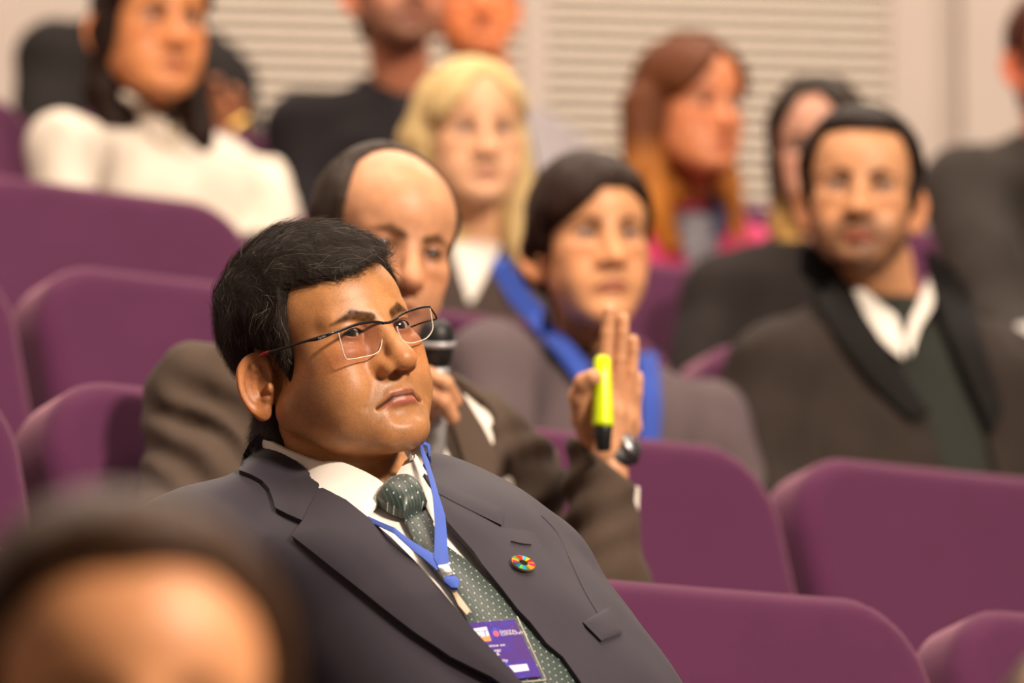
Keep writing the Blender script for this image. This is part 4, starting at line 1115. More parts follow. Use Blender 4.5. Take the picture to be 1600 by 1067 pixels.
# ------------------------------------------------------------------ everyone else
M_VHAIR = vhair_mat('hair_varied')
M_SKIN2 = vcol_skin('skin_fair', 0.48, 0.2, 0.4)
M_SHOE = plain('shoe_black', (0.015, 0.013, 0.012, 1), 0.35)
WHITE2 = fabric('shirt_cotton', lin(238, 230, 218), 0.04, 0.8, 0.1, 900, 0.08, big=0.05)
HAIRS = {
 'short': [(-0.12, 0.070), (-0.066, 0.062), (-0.050, 0.050), (-0.036, 0.032), (-0.028, 0.012), (-0.022, -0.008), (-0.016, -0.032), (-0.006, -0.032), (0.0, 0.002), (0.026, 0.008), (0.038, -0.010), (0.042, -0.045), (0.050, -0.082), (0.12, -0.09), (0.17, 0.0), (0.14, 0.18), (-0.13, 0.18)],
 'bald': [(0.030, 0.18), (0.008, 0.125), (-0.002, 0.095), (-0.022, 0.070), (-0.034, 0.045), (-0.030, 0.012), (-0.022, -0.008), (-0.016, -0.032), (-0.006, -0.032), (0.0, 0.002), (0.026, 0.008), (0.038, -0.010), (0.042, -0.045), (0.050, -0.082), (0.12, -0.09), (0.17, 0.0), (0.14, 0.18)],
 'tied': [(-0.13, 0.062), (-0.072, 0.058), (-0.052, 0.044), (-0.036, 0.020), (-0.022, -0.010), (-0.006, -0.016), (0.0, 0.004), (0.030, 0.010), (0.036, -0.02), (0.04, -0.055), (0.07, -0.075), (0.12, -0.06), (0.17, 0.0), (0.14, 0.18), (-0.13, 0.18)],
 'long': [(-0.13, 0.066), (-0.070, 0.060), (-0.050, 0.040), (-0.034, 0.010), (-0.024, -0.04), (-0.020, -0.13), (0.02, -0.20), (0.12, -0.22), (0.17, 0.0), (0.14, 0.18), (-0.13, 0.18)],
}
def person(sp):
    px, py, d, yaw, pitch, roll, S = sp['head']
    T = P(px, py, d); Rm = rotm(yaw, pitch, roll); h = dict(HP, eye_shade=1.0, bw=1.3, lash=0.0032, browz=-0.002, eye_shade_mul=(.30, .24, .22)); h.update(sp.get('hp', {}))
    neck = P(*sp['neck'])
    if 'seat' in sp and sp['seat'] in SEATS:
        pelv = SEATS[sp['seat']][0] + RNW * 0.30; pelv[2] = ROWZ[sp['seat'][0]] + 0.57
    else:
        pelv = neck + RNW * 0.12; pelv[2] = ROWZ[sp['row']] + 0.57
    row = sp['seat'][0] if 'seat' in sp else sp['row']
    if 'pelv' in sp: pelv = P(*sp['pelv'])
    root = thing('person', sp['label'], 'person', (pelv[0], pelv[1], ROWZ[row]))
    res = sp.get('res', 0.0034)
    hc = sp['hair'][1]
    nk = [(T + (neck - T) * 0.62, sp.get('nr', 0.050)), (neck + (neck - T) * 0.12, 0.058)]
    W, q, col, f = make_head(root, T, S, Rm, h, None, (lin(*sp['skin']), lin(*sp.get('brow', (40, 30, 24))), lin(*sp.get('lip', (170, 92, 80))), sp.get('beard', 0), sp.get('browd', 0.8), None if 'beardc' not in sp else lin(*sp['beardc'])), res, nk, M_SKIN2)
    FR = Frame(neck, pelv, sp.get('tyaw', 30))
    Pf = Prof(TORSO, sp.get('wid', 1.0), sp.get('dep', 1.0))
    hw = 0.172 * sp.get('wid', 1.0)
    arms = []
    parts = [(W, q, col)]
    for s_ in (-1, 1):
        key = 'armR' if s_ < 0 else 'armL'
        if key in sp: a = [(P(*w[:3]), w[3]) for w in sp[key]]
        else:
            sh = FR.w((s_ * hw, 0.01, -0.085)); el = sh + RNW * 0.10 + RDW * s_ * 0.05; el[2] = pelv[2] + 0.10
            wr = pelv + RNW * 0.27 + RDW * s_ * 0.07; wr[2] = ROWZ[row] + 0.57
            a = [(sh, .062), (el, .052), (wr, .036)]
            hv, hq = put_hand(wr + (wr - el) * 0.06, wr + RNW * 0.2 + np.array([0, 0, -0.03]), (0, 0, -1), s_ > 0)
            parts.append((hv, hq, np.array(lin(*sp['skin'])[:3])))
        arms.append(a)
    for hv, hq in sp.get('hands', []): parts.append((hv, hq, np.array(lin(*sp['skin'])[:3])))
    core = lambda p: smin(smin(cap(p, neck, pelv, .055, .07), chain(p, [(w, r * .55) for w, r in arms[0]], .02), .03), chain(p, [(w, r * .55) for w, r in arms[1]], .02), .03)
    ap = np.array([w for a in arms for w, r in a] + [neck, pelv])
    cv, cq = sdf_mesh(core, ap.min(0) - .1, ap.max(0) + .1, 0.014); parts.append((cv, cq, np.array(lin(*sp['skin'])[:3])))
    V, Q, C = merge(parts)
    link('body', np_mesh('body', V, Q, C), M_SKIN2, root)
    eyeballs(root, T, S, Rm, h, M_EYE, gaze=sp.get('gaze', (0, -1, 0)))
    fw = lambda p: f((((p.astype(float) - T) / S) @ Rm).astype(F32)) * S
    fa = sp.get('fold', 0.010)
    def jack(p):
        dd = FR.loft(p, Pf)
        a = smin(chain(p, arms[0], .02), chain(p, arms[1], .02), .01)
        dd = smin(dd, a, 0.035)
        for (sh, r) in (arms[0][0], arms[1][0]):
            dd = smin(dd, cap(p, neck - np.array([0, 0, 0.045]), sh + np.array([0, 0, .008]), .040, r * .8), .05)
        return dd
    def cut(p):
        qf = FR.loc(p)
        dd = jack(p) + (vnoise(qf * V3((1.5, 1, .6)), 11) * fa + vnoise(qf * V3((1, 1, .45)) + 2, 30) * fa * 0.45)
        if 'fx' in sp: dd = dd + sp['fx'](p)
        if 'hole' in sp:
            u, v_, _ = proj(p); c = poly2(u.astype(F32), v_.astype(F32), sp['hole']) / (FPX / d)
            dd = smax(dd, -np.maximum(c, qf[:, 1] - 0.02), .006)
        for fx in sp.get('ends', []): dd = smax(dd, fx(p), .003)
        dd = smax(dd, -(fw(p) - 0.004), .004)
        return dd
    gm = sp['cloth']
    pts = [w for a in arms for w, r in a] + [neck, pelv]
    lo = np.min(pts, 0) - .20; hi = np.max(pts, 0) + .20
    hi[2] = min(hi[2], max(neck[2] + 0.12, max(w[2] for w in pts) + .06)); lo[2] = pelv[2] - 0.12
    v, q = sdf_mesh(cut, lo, hi, sp.get('cres', 0.009))
    jk = link(sp.get('garment', 'jacket'), np_mesh('jacket', v, q), gm, root)
    if 'shirt' in sp:
        v, q = sdf_mesh(lambda p: smax(FR.loft(p, Pf) + 0.010, FR.loc(p)[:, 2] + 0.0, .01), lo + .05, hi - .03, .009)
        link('shirt', np_mesh('shirt', v, q), sp['shirt'], root)
    seated_lower(root, pelv, row, sp.get('trouser', TROUSER), M_SHOE)
    # hair
    kind, hcol, th = sp['hair'][0], sp['hair'][1], sp['hair'][2]
    locks = sp.get('locks', [])
    line = sp.get('line')
    def extra(p, dd):
        if line is not None:
            dd = smax(dd, np.where(p[:, 1] < -0.01, line(p) - p[:, 2] - np.maximum(p[:, 1] + 0.046, 0) * 3, -1).astype(F32), .006)
        for lk in locks: dd = smin(dd, chain(p, lk, 0.01) + 0.006 * vnoise(p * V3((1, 1, .3)), 60), 0.02)
        return dd
    tf = (lambda p: th * np.clip(1 - np.clip((-p[:, 2]) / 0.12, 0, .6), 0, 1)) if kind != 'long' else th
    if line is not None:
        tf0 = tf if callable(tf) else (lambda p: th)
        tf = lambda p: tf0(p) * np.where(p[:, 1] < -0.02, np.clip(0.3 + (p[:, 2] - line(p)) / 0.03, 0.3, 1), 1)
        if 'hpoly' not in sp: sp['hpoly'] = [(-.13, -.02), (-.075, -.02), (-.046, -.005)] + HAIRS[kind][3:]
    hair, hf = hair_cap(root, T, S, Rm, h, sp.get('hpoly', HAIRS[kind]), tf, M_VHAIR, sp.get('hres', res * 1.1), extra=extra if (locks or line is not None) else None, sm=sp.get('hsm', 0.008), noise=0.003, fsc=50)
    n = len(hair.data.vertices); co = np.empty(n * 3, F32); hair.data.vertices.foreach_get('co', co); loc = ((co.reshape(-1, 3) - T) / S) @ Rm
    a = hair.data.attributes.new('Col', 'FLOAT_COLOR', 'POINT'); c = np.ones((n, 4), F32); c[:, :3] = lin(*hcol)[:3]
    if 'tip' in sp:
        k = np.clip((sp['tip'][1] - loc[:, 2]) / sp['tip'][2], 0, 1)[:, None]; c[:, :3] = c[:, :3] * (1 - k) + np.array(lin(*sp['tip'][0])[:3]) * k
    a.data.foreach_set('color', c.ravel())
    return dict(root=root, T=T, S=S, Rm=Rm, FR=FR, jack=jack, fw=fw, arms=arms, neck=neck, pelv=pelv, h=h, collf=lambda p: smin(FR.loft(p, Pf) + .004, fw(p) - .004, .015))
def wants(k): return ONLY is None or k in ONLY
TROUSER = fabric('trouser_dark', lin(40, 36, 38), 0.1, 0.85, 0.1, 800, 0.1)
def cloth(name, r, g, b): return fabric(name, lin(r, g, b), 0.12, 0.85, 0.15, 900, 0.12, big=0.12)
def rod(name, a, b, r, mat, parent, seg=20, prof=None):
    a = np.asarray(a, float); b = np.asarray(b, float)
    if prof is None: prof = [(0, r), (1, r)]
    pts = [a + (b - a) * t for t, _ in prof]; v, f = tube_mesh(pts, [x for _, x in prof], seg)
    ax = (b - a) / np.linalg.norm(b - a)
    return link(name, pm(v, f, name, True), mat, parent)

def mic_man():
    skin = (214, 158, 118); sk = np.array(lin(*skin)[:3])
    D = 6.93
    # raised left hand, palm towards the camera, and the right hand round the microphone: one chain per finger
    fing = [[(948, 712, 6.95, .024), (944, 640, 6.94, .015), (945, 622, 6.94, .0105), (946, 565, 6.935, .0088), (949, 520, 6.935, .0080), (952, 486, 6.935, .0074)],
            [(950, 712, 6.96, .022), (960, 645, 6.955, .015), (962, 620, 6.955, .0108), (968, 562, 6.95, .0092), (972, 520, 6.95, .0082), (974, 499, 6.95, .0076)],
            [(954, 714, 6.97, .020), (975, 652, 6.97, .015), (978, 628, 6.97, .0102), (986, 580, 6.965, .0086), (989, 548, 6.965, .0078), (989, 532, 6.965, .0072)],
            [(956, 716, 6.975, .018), (984, 665, 6.985, .014), (989, 645, 6.985, .0092), (994, 614, 6.98, .0078), (996, 596, 6.98, .0070), (996, 588, 6.98, .0066)]]
    thumb = [(936, 700, 6.94, .020), (914, 652, 6.92, .0165), (906, 620, 6.905, .0135), (913, 598, 6.893, .0118), (926, 590, 6.885, .0105)]
    wr = [(948, 712, 6.96, .024), (946, 760, 6.95, .026), (940, 850, 6.92, .030)]
    mk = lambda L: [(P(*q[:3]), q[3]) for q in L]
    FG = [mk(c) for c in fing]; TB = mk(thumb); WR = mk(wr)
    def hf(p):
        dd = chain(p, WR, .01)
        for c in FG: dd = smin(dd, smin(chain(p, c[:3], .006), chain(p, c[2:], .002), .003), .0035)
        return smin(dd, chain(p, TB, .004), .010)
    A = np.array([q for c in FG + [TB, WR] for q, r in c])
    hand1 = sdf_mesh(hf, A.min(0) - .04, A.max(0) + .04, .0024)
    f2 = [[(634, 616, 6.97, .016), (646, 592, 6.94, .0120), (668, 586, 6.895, .0104), (696, 600, 6.885, .0096), (711, 626, 6.90, .0088)],
          [(634, 630, 6.97, .016), (646, 612, 6.94, .0120), (668, 612, 6.893, .0104), (692, 628, 6.883, .0098), (707, 652, 6.895, .0088)],
          [(634, 650, 6.97, .016), (644, 636, 6.94, .0120), (660, 636, 6.90, .0100), (680, 634, 6.89, .0092), (692, 640, 6.90, .0084)],
          [(634, 668, 6.97, .015), (642, 656, 6.94, .0110), (652, 654, 6.91, .0092), (662, 652, 6.90, .0084), (668, 654, 6.905, .0078)]]
    t2 = [(632, 660, 6.98, .018), (646, 640, 6.985, .014), (668, 610, 6.975, .0115), (684, 590, 6.965, .0100)]
    w2 = [(634, 640, 6.98, .026), (620, 700, 6.97, .027), (590, 800, 6.93, .032)]
    FG2 = [mk(c) for c in f2]; TB2 = mk(t2); WR2 = mk(w2)
    def hg(p):
        dd = chain(p, WR2, .01)
        for c in FG2: dd = smin(dd, chain(p, c, .003), .005)
        return smin(dd, chain(p, TB2, .004), .008)
    A = np.array([q for c in FG2 + [TB2, WR2] for q, r in c])
    hand2 = sdf_mesh(hg, A.min(0) - .04, A.max(0) + .04, .0026)
    cut_pt = P(952, 748, 6.9); cn = P(925, 680, 6.9) - P(960, 775, 6.9)
    cn = np.array([cn[0] - 0.035, 0, cn[2]]); cn = (P(960, 700, 6.9) - P(905, 600, 6.9)); up_ = P(945, 700, 6.9) - P(945, 900, 6.9); up_ /= np.linalg.norm(up_)
    nrm = up_ * math.cos(math.radians(38)) + np.array([1, 0, 0]) * math.sin(math.radians(38)); 
    sl_end = lambda p: np.where((p[:, 0] > P(880, 0, 6.9)[0]), ((p - P(950, 724, 6.93).astype(F32)) @ nrm.astype(F32)), -1.0).astype(F32)
    n2 = P(625, 690, 6.97) - P(590, 800, 6.93); n2 /= np.linalg.norm(n2)
    e2 = lambda p: np.where(np.linalg.norm(p - P(630, 660, 6.97).astype(F32), axis=1) < .12, ((p - P(617, 712, 6.97).astype(F32)) @ n2.astype(F32)), -1.0).astype(F32)
    cl = fabric('jacket_taupe', lin(80, 65, 54), 0.12, 0.85, 0.05, 900, 0.15, big=0.15)
    def fxf(p):
        n = vnoise(p + 7, 14) * 2.2
        s1 = np.sin((p[:, 0] * 0.55 + p[:, 2] * 0.85) * 2 * math.pi / 0.048 + n * 2.0)
        m1 = np.exp(-((p[:, 0] - P(330, 0, 6.93)[0]) / .085) ** 2) * np.exp(-((p[:, 2] - P(0, 700, 6.93)[2]) / .09) ** 2)
        s2 = np.sin((-p[:, 0] * 0.45 + p[:, 2] * 0.9) * 2 * math.pi / 0.05 + n * 2.2)
        m2 = np.exp(-((p[:, 0] - P(850, 0, 7.0)[0]) / .10) ** 2) * np.exp(-((p[:, 2] - P(0, 800, 7.0)[2]) / .09) ** 2)
        return (s1 * m1 * 0.0085 + s2 * m2 * 0.006).astype(F32)
    r = person(dict(label='man holding a microphone and raising his left hand, brown grey jacket', head=(598, 384, 7.10, 26, -6, -9, 1.03), neck=(588, 600, 7.14), seat=(2, -2), tyaw=24,
        skin=skin, brow=(62, 44, 34), lip=(170, 104, 88), beard=0.5, beardc=(120, 92, 74), hair=('bald', (52, 40, 32), 0.012), hp=dict(nose=1.15, wide=1.03, fat=0.4, skullz=1.0, open=0.55), res=.0024,
        cloth=cl, shirt=WHITE2, wid=1.12, dep=1.05, hole=[(640, 560), (662, 560), (686, 640), (708, 700), (732, 770), (745, 900), (690, 900), (640, 700)], fold=.026,
        fx=fxf, cres=.0075,
        armR=[(333, 640, 6.98, .072), (300, 850, 6.86, .066), (450, 905, 6.86, .055), (600, 775, 6.93, .046), (634, 690, 6.97, .040)],
        armL=[(755, 745, 7.20, .066), (850, 990, 7.02, .060), (930, 1050, 6.92, .058), (946, 900, 6.92, .055), (950, 715, 6.95, .044)],
        hands=[hand1, hand2], ends=[sl_end, e2]))
    drape('lapel', [(664, 560), (690, 585), (716, 620), (748, 672), (772, 722), (766, 760), (790, 815), (770, 900), (752, 900), (736, 770), (710, 700), (688, 640)], r['jack'], .010, .005, cl, r['root'], 8, .004, 12, 6.3, 8.0)
    # white cuff and dark watch band on the raised wrist
    ca = P(949, 770, 6.945); cb = P(951, 731, 6.955)
    cuff = lambda p: smax(np.abs(cap(p, P(948, 820, 6.94), P(952, 720, 6.955), .0365)) - .0015, ((p - P(958, 742, 6.95).astype(F32)) @ (up_ * .90 + np.array([.42, 0, 0])).astype(F32)), .002)
    v, q = sdf_mesh(cuff, P(948, 800, 6.94) - .07, P(950, 720, 6.95) + .07, .003)
    link('shirt_cuff', np_mesh('shirt_cuff', v, q), WHITE2, r['root'])
    w = thing('wristwatch', 'dark wristwatch with silver rim on the raised wrist', 'watch', P(952, 722, 6.95))
    c = P(951, 714, 6.957); ring = [c + RGT * math.cos(t) * .0335 + FWD * math.sin(t) * .0275 + UPV * math.cos(t) * .004 for t in np.linspace(0, 2 * math.pi, 33)[:-1]]
    v, f = tube_mesh(ring, .0125, 8, True, flat=0.3); link('strap', pm(v, f, 'strap', True), plain('strap_black', (0.012, 0.011, 0.012, 1), 0.5), w)
    sil = plain('watch_steel', (0.35, 0.35, 0.36, 1), 0.4, 1.0)
    cc = P(980, 700, 6.945); rod('case', cc, cc + (RGT * .7 + UPV * .5 - FWD * .4) * .010, .016, sil, w)
    # highlighter
    hl = thing('highlighter', 'neon yellow highlighter pen with black cap under the raised thumb', 'pen', P(943, 640, 6.88))
    yl = Mat('plastic_neon'); n = yl.noise(40, 2); yl.l(yl.ramp(n, [(0.3, (0.62, 0.80, 0.0, 1)), (0.7, (0.70, 0.88, 0.0, 1))]), yl.b.inputs['Base Color']); yl.set(Roughness=0.3)
    rod('barrel', P(941, 557, 6.905), P(942, 667, 6.885), .012, yl.m, hl, prof=[(0, .0075), (.04, .0100), (.35, .0112), (.95, .0130), (1, .0128)])
    rod('cap', P(942, 666, 6.885), P(943, 705, 6.882), .0095, plain('cap_black', (0.012, 0.012, 0.012, 1), 0.35), hl, prof=[(0, .0112), (.1, .0114), (.9, .0090), (1, .007)])
    # microphone
    m = thing('microphone', 'handheld microphone with black grille held beside the suited man', 'microphone', P(680, 640, 6.93))
    blk = plain('mic_black', (0.012, 0.012, 0.013, 1), 0.5); slv = plain('mic_silver', (0.50, 0.49, 0.50, 1), 0.4, 0.3)
    a = P(682, 498, 6.93); b = P(676, 775, 6.95)
    at = lambda t: a + (b - a) * t
    g = Mat('mic_grille'); vv = g.n('ShaderNodeTexVoronoi'); vv.inputs['Scale'].default_value = 450; g.l(g.coord(), vv.inputs['Vector'])
    g.l(g.ramp(vv.outputs['Distance'], [(0.2, (0.05, 0.05, 0.05, 1)), (0.6, (0.008, 0.008, 0.008, 1))]), g.b.inputs['Base Color']); g.set(Roughness=0.45, Metallic=0.4)
    rod('grille', at(0), at(.27), .02, g.m, m, prof=[(0, .006), (.04, .012), (.12, .0175), (.25, .0212), (.42, .0222), (.50, .0222), (.75, .0205), (1, .0165)])
    rod('grille_ring', at(.125), at(.155), .0236, slv, m)
    rod('collar', at(.268), at(.325), .0165, slv, m)
    rod('handle', at(.32), at(1), .0155, slv, m, prof=[(0, .0165), (.1, .0160), (1, .0125)])
    rod('base', at(1), at(1.02), .0125, blk, m)
    return r
def strap_on(name, label, pts, f, wd, mat, near, far, off=0.012, grp=None):
    """ribbon following a body surface through the given picture points"""
    pts = np.array(pts, float); t = np.gradient(pts, axis=0); n = np.stack([-t[:, 1], t[:, 0]], -1); n /= np.linalg.norm(n, axis=1, keepdims=True)
    poly = [tuple(a) for a in pts + n * wd / 2] + [tuple(a) for a in (pts - n * wd / 2)[::-1]]
    w3, ok = trace(pts.mean(0)[None], f, 0, near, far)
    la = thing(name, label, 'lanyard', w3[0])
    drape('strap', poly, f, off, .002, mat, la, 8, 0, 4, near, far); return la
def crowd():
    blue = fabric('ribbon_blue', lin(58, 86, 180), 0.08, 0.7, 0.1, 900, 0.1)
    if wants('girl'):
        cg = fabric('jacket_greymauve', lin(100, 86, 88), 0.12, 0.85, 0.05, 900, 0.12, big=0.15)
        r = person(dict(label='young dark-haired woman with tied back hair and blue lanyard, grey jacket', head=(922, 378, 8.56, 18, 0, 2, 1.10), neck=(918, 560, 8.62), seat=(3, 1), tyaw=24, pelv=(930, 1010, 8.50),
            skin=(228, 168, 120), lip=(176, 92, 78), brow=(50, 32, 24), hair=('tied', (44, 28, 20), 0.012), line=lambda p: 0.060 - 0.95 * np.maximum(-p[:, 0] - 0.008, 0) - 0.6 * np.maximum(p[:, 0] - 0.025, 0), hp=dict(nose=0.7, fem=1, fat=0.0, jaw=0.78, wide=0.96, lips=1.1, chin=(-0.008, 0.004)), res=.003, wid=1.1, nr=.042, armR=[(775, 585, 8.45, .072), (760, 800, 8.3, .06), (900, 930, 8.15, .04)],
            cloth=cg, shirt=fabric('top_dark', lin(60, 44, 48), .1), hole=[(880, 520), (905, 560), (930, 650), (960, 720), (985, 650), (990, 560), (985, 510), (930, 480)], fold=.016,
            locks=[[((0, .095, .03), .035), ((0, .115, -.02), .03), ((0, .10, -.14), .018)], [((-.058, -.01, .03), .026), ((-.064, .03, -.008), .026), ((-.05, .07, -.03), .026)], [((.060, -.005, .03), .024), ((.064, .03, -.0), .026), ((.05, .07, -.03), .026)]]))
        f = r['jack']
        strap_on('lanyard', 'blue lanyard ribbon across the grey jacket of the tied-hair woman', [(782, 428), (806, 472), (856, 532), (908, 592)], f, 30, blue, 7.9, 9.4, .012)
        strap_on('lanyard', 'lower blue lanyard ribbon just right of the raised hand', [(1004, 560), (1010, 600), (1012, 650), (1008, 700), (1000, 740)], f, 30, blue, 7.9, 9.4, .012)
    if wants('young'):
        cy = fabric('coat_charcoal', lin(50, 41, 36), 0.12, 0.9, 0.03, 900, 0.12, big=0.2)
        r = person(dict(label='bearded young man in charcoal coat with white shirt collar', head=(1345, 303, 8.85, -4, 0, -2, 1.08), neck=(1384, 478, 8.92), seat=(3, 3), tyaw=14, pelv=(1420, 960, 8.75),
            skin=(216, 160, 116), lip=(176, 84, 66), brow=(30, 20, 16), browd=1.0, beard=0.95, beardc=(84, 56, 40), hair=('short', (34, 23, 17), 0.016), line=lambda p: 0.079 - 2.2 * np.maximum(np.abs(p[:, 0]) - 0.056, 0), hp=dict(nose=1.1, fat=0.0), res=.003, wid=1.24, dep=1.05,
            cloth=cy, shirt=fabric('vest_dark', lin(44, 46, 40), .1), hole=[(1320, 430), (1345, 480), (1390, 560), (1440, 640), (1490, 760), (1560, 760), (1530, 640), (1480, 520), (1455, 430), (1400, 410)], fold=.020,
            armR=[(1214, 592, 8.80, .078), (1172, 770, 8.70, .070), (1330, 880, 8.50, .05)], armL=[(1556, 590, 9.10, .074), (1620, 800, 9.0, .066), (1500, 900, 8.7, .05)]))
        blkc = fabric('lapel_black', lin(20, 17, 16), .1, .85, .02)
        drape('coat_collar', [(1258, 396), (1290, 398), (1322, 436), (1350, 500), (1400, 575), (1450, 650), (1420, 660), (1360, 600), (1300, 520), (1262, 450)], r['jack'], .012, .006, blkc, r['root'], 9, .006, 14, 8.2, 9.8)
        drape('coat_collar', [(1440, 400), (1480, 420), (1512, 470), (1530, 540), (1560, 640), (1545, 680), (1510, 600), (1475, 520), (1452, 460)], r['jack'], .012, .006, blkc, r['root'], 9, .006, 14, 8.2, 9.8)
        drape('shirt_collar', [(1326, 446), (1345, 455), (1372, 480), (1398, 500), (1408, 530), (1410, 565), (1390, 550), (1358, 520), (1335, 490)], r['collf'], .010, .006, WHITE2, r['root'], 8, .006, 12, 8.2, 9.8)
        drape('shirt_collar', [(1420, 505), (1436, 470), (1446, 430), (1460, 450), (1452, 490), (1434, 520), (1420, 560), (1412, 540)], r['collf'], .012, .006, WHITE2, r['root'], 8, .006, 12, 8.2, 9.8)
    if wants('row4'):
        cb = fabric('jacket_black', lin(34, 27, 25), .1, .85, .03)
        long_l = lambda x, z0, z1, r0, y=.0: [((x * .9, y, z0), r0), ((x, y + .0, (z0 + z1) / 2), r0 * 1.05), ((x * 1.05, y - .03, z1), r0 * .55)]
        r = person(dict(label='blonde woman with long straight hair behind the microphone man', head=(738, 212, 9.5, 14, -2, 2, 1.04), neck=(748, 392, 9.55), seat=(4, 1), tyaw=30, pelv=(740, 800, 9.4),
            skin=(232, 182, 142), lip=(196, 108, 96), brow=(150, 112, 76), browd=.4, hair=('long', (216, 186, 130), 0.013), line=lambda p: 0.088 - 1.3 * np.maximum(np.abs(p[:, 0] - 0.008) - 0.012, 0), hp=dict(nose=.9, fem=1, fat=.2), wid=.95, nr=.046,
            cloth=fabric('jacket_brownblack', lin(74, 60, 54), .1), shirt=WHITE2, hole=[(700, 370), (735, 480), (775, 400), (790, 370)], locks=[long_l(.074, -.02, -.26, .028, .005), long_l(-.088, -.01, -.24, .034, .03), [((-.06, .0, .06), .03), ((-.085, .01, .0), .03)]], garment='jacket'))
        strap_on('lanyard', 'blue lanyard ribbon of the blonde woman, badge strap at her shoulder', [(772, 412), (790, 440), (806, 475)], r['jack'], 22, blue, 8.9, 10.4, .012)
        r = person(dict(label='woman in black jacket with long fair hair ends, behind the bearded man', head=(1282, 232, 9.95, -10, -4, 6, 1.02), neck=(1255, 400, 10.0), seat=(4, 3), tyaw=34, pelv=(1200, 820, 9.8),
            skin=(216, 164, 140), brow=(60, 44, 36), hair=('long', (44, 32, 24), 0.014), line=lambda p: 0.086 - 1.2 * np.maximum(np.abs(p[:, 0]) - 0.016, 0), hp=dict(fem=1, nose=.8), cloth=cb, wid=1.0, nr=.045,
            locks=[[((-.070, .01, -.02), .024), ((-.074, .0, -.12), .026), ((-.062, -.03, -.28), .018)], [((.07, .02, -.02), .024), ((.08, .02, -.2), .02)]], tip=((196, 150, 84), -.06, .07),
            armR=[(1125, 468, 9.85, .066), (1085, 640, 9.7, .055), (1200, 720, 9.5, .04)]))
        r = person(dict(label='red-haired woman in bright pink top looking to the right', head=(1078, 172, 10.4, 36, 2, -2, 1.08), neck=(1080, 326, 10.45), seat=(5, 1), tyaw=42, pelv=(1090, 700, 10.4),
            skin=(220, 142, 98), lip=(190, 80, 66), brow=(120, 70, 40), hair=('long', (96, 52, 26), 0.016), line=lambda p: 0.086 - 1.3 * np.maximum(np.abs(p[:, 0] - 0.012) - 0.012, 0), hp=dict(fem=1, nose=.9), cloth=fabric('top_pink', lin(214, 62, 112), .08), garment='top', wid=.85, nr=.045,
            hole=[(1052, 330), (1075, 420), (1120, 400), (1130, 330)], shirt=fabric('scarf_grey', lin(170, 168, 178), .3, scale=60),
            locks=[[((-.086, .02, -.0), .036), ((-.092, .0, -.12), .036), ((-.060, -.03, -.24), .018)], [((.062, .01, -.03), .024), ((.07, -.01, -.12), .026), ((.075, -.03, -.22), .016)]], tip=((206, 128, 50), -.05, .12)))
        strap_on('lanyard', 'navy lanyard ribbon over the pink top', [(1112, 305), (1122, 335), (1118, 375)], r['jack'], 16, fabric('ribbon_navy', lin(50, 56, 96), .1), 9.9, 11.2, .014)
    if wants('back'):
        r = person(dict(label='woman in white blouse with long dark hair at upper left', head=(236, 40, 9.9, 28, 0, -2, 1.15), neck=(236, 200, 9.97), seat=(5, -2), tyaw=26, pelv=(280, 600, 9.95),
            skin=(216, 144, 92), lip=(176, 84, 66), brow=(40, 26, 20), hair=('long', (36, 22, 16), 0.012), line=lambda p: 0.088 - 1.2 * np.maximum(np.abs(p[:, 0]) - 0.016, 0), hp=dict(fem=1, nose=.85, fat=.1), cloth=fabric('blouse_white', lin(226, 214, 198), .04, .8, .05, big=.06), garment='blouse', wid=1.12, nr=.046,
            hole=[(225, 170), (262, 235), (300, 190), (290, 160)], shirt=fabric('skin_top', lin(214, 196, 170), .05), fold=.022,
            locks=[[((-.066, .03, -.02), .026), ((-.060, .03, -.10), .030), ((-.045, .02, -.16), .02)], [((.074, .01, -.03), .020), ((.085, .0, -.16), .024), ((.085, -.01, -.20), .012)]],
            armL=[(380, 306, 10.1, .062), (440, 430, 9.9, .055), (330, 480, 9.7, .04)], armR=[(106, 236, 9.75, .060), (82, 420, 9.65, .054), (200, 500, 9.6, .04)]))
        drape('blouse_collar', [(196, 138), (222, 150), (258, 196), (262, 236), (228, 214), (196, 180)], r['collf'], .014, .008, r['root'].children[3].data.materials[0] if False else bpy.data.materials['blouse_white'], r['root'], 9, .006, 14, 9.3, 10.8)
        r = person(dict(label='bearded man in black jacket, head cut by the top edge', head=(622, -22, 10.5, 20, 4, -2, 1.08), neck=(626, 150, 10.56), row=5, tyaw=24, pelv=(600, 560, 10.5),
            skin=(206, 138, 106), lip=(170, 90, 74), beard=.9, beardc=(86, 66, 52), hair=('short', (44, 32, 26), 0.012), cloth=fabric('jacket_jet', lin(27, 21, 24), .1, .85, .03), wid=1.12, fold=.02,
            hole=[(570, 60), (630, 170), (650, 240), (668, 170), (700, 60)], shirt=fabric('shirt_dark', lin(40, 34, 38), .1)))
        r = person(dict(label='man farther back, half hidden right of the bearded man in black', head=(738, -2, 11.5, 12, 0, 4, 1.08), neck=(765, 190, 11.6), row=6, tyaw=30,
            skin=(232, 138, 84), lip=(180, 90, 70), hair=('short', (60, 44, 34), 0.010), cloth=fabric('shirt_paleblue', lin(150, 142, 144), .06), garment='shirt', wid=.8))
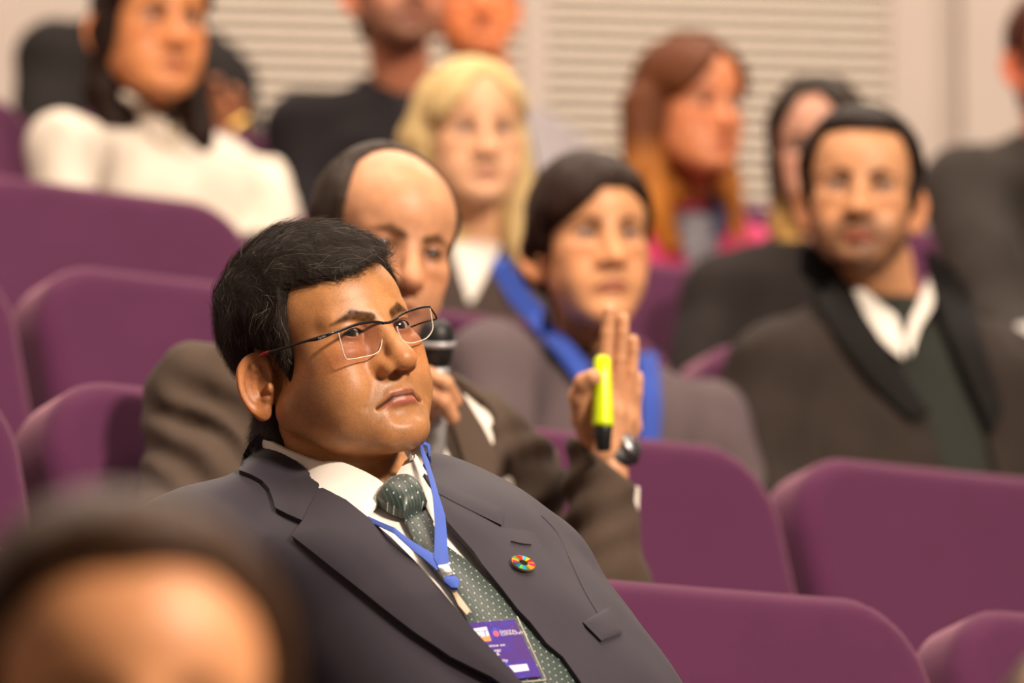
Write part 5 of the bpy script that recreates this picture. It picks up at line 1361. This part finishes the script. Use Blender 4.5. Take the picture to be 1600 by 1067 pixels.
        bk = person(dict(label='person in black coat behind the woman in white blouse', head=(170, -120, 11.5, 20, 0, 0, 1.05), neck=(215, 35, 11.6), row=6, tyaw=30,
            skin=(200, 134, 96), hair=('short', (30, 22, 18), 0.012), cloth=fabric('coat_black', lin(30, 25, 23), .1, .85, .03), wid=1.2,
            armL=[(350, 170, 11.75, .062), (400, 330, 11.6, .052), (372, 236, 11.35, .036)], armR=[(84, 92, 11.45, .070), (50, 330, 11.3, .055), (200, 420, 11.1, .04)],
            hands=[put_hand(P(368, 222, 11.33), P(335, 172, 11.3), (0.3, -1, 0), True)]))
        bgl = thing('bracelet', 'gold bangle catching the light behind the white blouse', 'bracelet', P(357, 190, 11.33))
        c = P(358, 196, 11.33); ax = P(368, 222, 11.33) - P(335, 172, 11.3); ax /= np.linalg.norm(ax); u = np.cross(ax, FWD); u /= np.linalg.norm(u); w = np.cross(ax, u)
        v, f = tube_mesh([c + (u * math.cos(t) + w * math.sin(t)) * .033 for t in np.linspace(0, 2 * math.pi, 25)[:-1]], .013, 8, True)
        link('bangle', pm(v, f, 'bangle', True), plain('gold', (0.9, 0.58, 0.18, 1), 0.3, 1.0), bgl)
        person(dict(label='person in dark grey jacket cut off by the right edge', head=(1655, 92, 10.6, 20, 0, 0, 1.08), neck=(1640, 245, 10.66), row=5, tyaw=36, pelv=(1600, 640, 10.5),
            skin=(204, 118, 84), hair=('short', (70, 34, 24), 0.012), cloth=fabric('jacket_dimgrey', lin(48, 41, 36), .1, .85, .03), wid=1.2, armR=[(1510, 300, 10.4, .082), (1560, 520, 10.2, .08), (1640, 600, 10.0, .05)], fold=.018))
    if wants('fore'):
        person(dict(label='blurred foreground head with short brown hair, only forehead showing', head=(186, 1158, 3.0, 14, 4, 0, 1.0), neck=(190, 1800, 3.08), row=-1, tyaw=25, pelv=(300, 3000, 2.9),
            skin=(228, 162, 112), brow=(70, 48, 34), hair=('short', (64, 42, 26), 0.019), cloth=TROUSER, res=.0034, hpoly=[(-0.13, 0.086), (-0.070, 0.082), (-0.050, 0.058)] + HAIRS['short'][3:]))
        person(dict(label='blurred bald head peeking in at the bottom right corner', head=(1722, 1236, 4.2, 10, 0, 0, 1.0), neck=(1690, 1640, 4.28), row=0, tyaw=30, pelv=(1750, 2500, 4.1),
            skin=(226, 176, 144), brow=(120, 90, 70), hair=('bald', (110, 90, 76), 0.004), cloth=cloth('jacket_slate', 60, 60, 66)))
if wants('mic'): MIC = mic_man()
crowd()

def paper():
    t = thing('paper_sheet', 'small white folded paper standing at the right edge of the picture', 'paper', P(1600, 545, 9.1))
    a, b, c, d = P(1566, 520, 9.1), P(1625, 500, 9.2), P(1632, 540, 9.2), P(1570, 556, 9.1)
    n = np.cross(b - a, d - a); n /= np.linalg.norm(n); n *= .002
    m = (a + b) / 2 + np.array([0, -.015, .004]); m2 = (c + d) / 2 + np.array([0, -.015, 0])
    V = [a, m, b, c, m2, d] + [q + n for q in (a, m, b, c, m2, d)]
    F = [(0, 1, 4, 5), (1, 2, 3, 4), (11, 10, 7, 6), (10, 9, 8, 7), (0, 6, 7, 1), (1, 7, 8, 2), (2, 8, 9, 3), (3, 9, 10, 4), (4, 10, 11, 5), (5, 11, 6, 0)]
    link('sheet', pm(V, F, 'sheet'), plain('paper_white', lin(232, 226, 222), .7), t)
if ONLY is None: paper()
